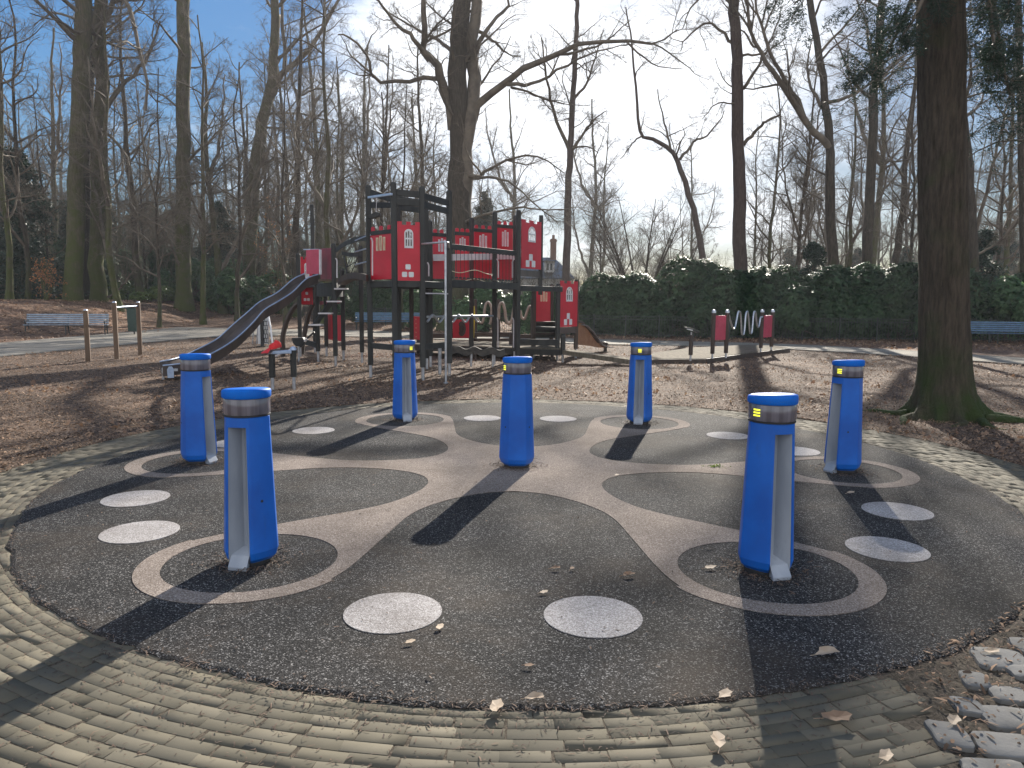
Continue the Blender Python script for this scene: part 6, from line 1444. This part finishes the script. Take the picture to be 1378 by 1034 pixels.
# ------------------------------------------------------------------ STONE BORDER in the near corner
st_px = [(1345, 886, .20, .23, -14), (1362, 967, .21, .18, -10), (1356, 1003, .21, .17, -8), (1370, 936, .19, .14, -14), (1392, 905, .2, .15, -12), (1338, 1034, .2, .11, -6), (1312, 915, .11, .15, -16), (1278, 988, .13, .19, -12), (1303, 950, .11, .14, -10), (1398, 872, .2, .2, -12)]
lbs = ['big grey stone highest in the stone border by the rubber rim', 'broad pale stone in the middle of the border', 'pale stone just below the broad one in the border', 'pale narrow stone just above the broad one', 'stone cut by the picture edge beside the big highest stone', 'flat stone at the lower picture edge of the border', 'small stone beside the big highest one, nearer the bricks', 'leaf covered stone sunk in soil next to the last bricks', 'small rough stone between the leaf covered one and the narrow pale one', 'dim stone at the rubber rim by the picture edge']
rng = np.random.default_rng(8)
for (px, py, lx, ly, rot), lb in zip(st_px, lbs):
    c_ = gnd(px, py, .03); lx *= 1.03 if lx < .15 else 1.12; ly *= .95; n_ = 28; vs = []
    for (k_, z) in ((1.0, -.07), (1.0, .022), (.975, .033), (.90, .037), (.3, .038)):
        for j in range(n_):
            a = j * 2 * math.pi / n_ ; rg_ = 1 / (abs(math.cos(a)) ** 7 + abs(math.sin(a)) ** 7) ** (1 / 7)
            jit = 1 + .05 * math.sin(2 * a + px) + .03 * math.sin(5 * a + py)
            x_, y_ = lx / 2 * k_ * rg_ * math.cos(a) * jit, ly / 2 * k_ * rg_ * math.sin(a) * jit; r_ = R_(rot); vs.append((c_.x + x_ * math.cos(r_) - y_ * math.sin(r_), c_.y + x_ * math.sin(r_) + y_ * math.cos(r_), z))
    fs = [(i * n_ + j, i * n_ + (j + 1) % n_, (i + 1) * n_ + (j + 1) % n_, (i + 1) * n_ + j) for i in range(4) for j in range(n_)] + [tuple(4 * n_ + j for j in range(n_))]
    o = MB().add(vs, fs).build('border_stone', MT['stone'], None, smooth=35); tag(o, lb, 'stone', 'stones of the border by the paving')
n = 1500; xx = 1.55 + RNG.random(n) * 1.7; yy = 2.3 + RNG.random(n) * 1.9; ok = (xx > 1.62 + (yy - 2.6) * .22) & (((xx - CEN[0] - .06) / 4.3) ** 2 + ((yy - CEN[1] - .14) / 4.6) ** 2 > .98)
V, F = flakes(np.stack([xx, yy, .03 + RNG.random(n) * .02], 1)[ok], (.01, .06), (.004, .018), .3)
tag(mesh_np('litter', V, F, MT['chip']), kind='stuff')

# ------------------------------------------------------------------ FALLEN LEAVES one by one
lf = [(748, 766, .07, 'pale fallen leaf on the dark rubber, one of a pair below the hub bollard shadow', 10), (770, 766, .05, 'small pale leaf lying right next to the pair on dark rubber', 60), (732, 798, .06, 'round pale leaf between the two white spots', 30), (846, 775, .09, 'thin reddish curled leaf beside the front arm', 20),
      (668, 953, .10, 'pale heart shaped leaf on the rubber rim above the bricks', 70), (720, 941, .09, 'pale broad leaf just inside the rubber rim', 10), (1114, 881, .13, 'big tan lobed leaf on rubber past the front bollard shadow', 15), (976, 936, .09, 'tan leaf on rubber beside the front bollard shadow', 40),
      (1127, 968, .14, 'reddish brown curled leaf on the bricks beside the long shadow', 5), (967, 999, .11, 'curled pale leaf standing on the bricks', 80), (956, 765, .09, 'pale leaf inside the front pale ring', 20), (552, 865, .06, 'small dull leaf below the white spot', 33),
      (1284, 972, .09, 'tan leaf on soil next to the paving edge', 45), (1335, 878, .09, 'pale leaf resting on a border stone', 12), (1192, 1020, .09, 'pale leaf on the bricks at the lower edge', 50), (712, 897, .05, 'dark brown leaf scrap on near rubber', 0), (592, 845, .07, 'leaf scrap on the edge of the white spot', 70), (830, 640, .06, 'tiny pale leaf in the petal beyond the hub', 40), (1145, 664, .09, 'leaf at the rim of the rightmost ring', 25)]
rng = np.random.default_rng(77)
for px, py, sz, lb, rot in lf:
    c_ = gnd(px, py, .04); n_ = 12; ux = Vector((math.cos(R_(rot)), math.sin(R_(rot)), .05)); uy = Vector((-math.sin(R_(rot)), math.cos(R_(rot)), .1)); vs = [c_ + Vector((0, 0, .008))]
    cx_ = rng.uniform(.3, .6); sz *= .8
    for j in range(n_):
        a = j * 2 * math.pi / n_; r = sz / 2 * (1.15 - .35 * abs(math.sin(a))) * (1 + .28 * math.cos(5 * a + rot) * .6 + rng.normal(0, .06)); h = cx_ * sz * (math.sin(a) ** 2) * .55 + .10 * sz * math.cos(2 * a)
        vs.append(c_ + ux * r * math.cos(a) + uy * r * math.sin(a) * .75 + Vector((0, 0, h + .004)))
    m = MB().add(vs, [(0, 1 + j, 1 + (j + 1) % n_) for j in range(n_)]); m.tube([c_ - ux * sz * .5 + Vector((0, 0, .01)), c_ - ux * sz * .85 + uy * sz * .1 + Vector((0, 0, .004))], .0015, 4)
    o = m.build('fallen_leaf', MT['leaf_pale'] if 'red' not in lb and 'dark' not in lb else MT['leaf_dry'], None); tag(o, lb, 'leaf', 'fallen leaves on the play circle')
v = gnd(963, 629, DZ); rg = np.random.default_rng(3); P_ = np.tile(np.array(v), (70, 1)) + rg.normal(0, .03, (70, 3)) * (1.6, 1, 0); V, F = flakes(P_, (.03, .07), (.004, .008), 1.2); o = mesh_np('weed', V, F, MT['rhodo_y']); tag(o, 'tiny green weed tuft growing on the rubber in the back petal', 'weed')

# ------------------------------------------------------------------ HAZE
hm = bpy.data.materials.new('thin_haze'); hm.use_nodes = True; hn = hm.node_tree.nodes; hl = hm.node_tree.links
for x_ in list(hn): hn.remove(x_)
ho = hn.new('ShaderNodeOutputMaterial'); hv = hn.new('ShaderNodeVolumePrincipled'); hv.inputs['Color'].default_value = (.86, .9, .96, 1); hv.inputs['Density'].default_value = .0005; hv.inputs['Anisotropy'].default_value = .2
hl.new(hv.outputs[0], ho.inputs['Volume'])
hz_ = MB().box((0, 55, 13.5), (260, 170, 32)).build('haze', hm); hz_['kind'] = 'stuff'
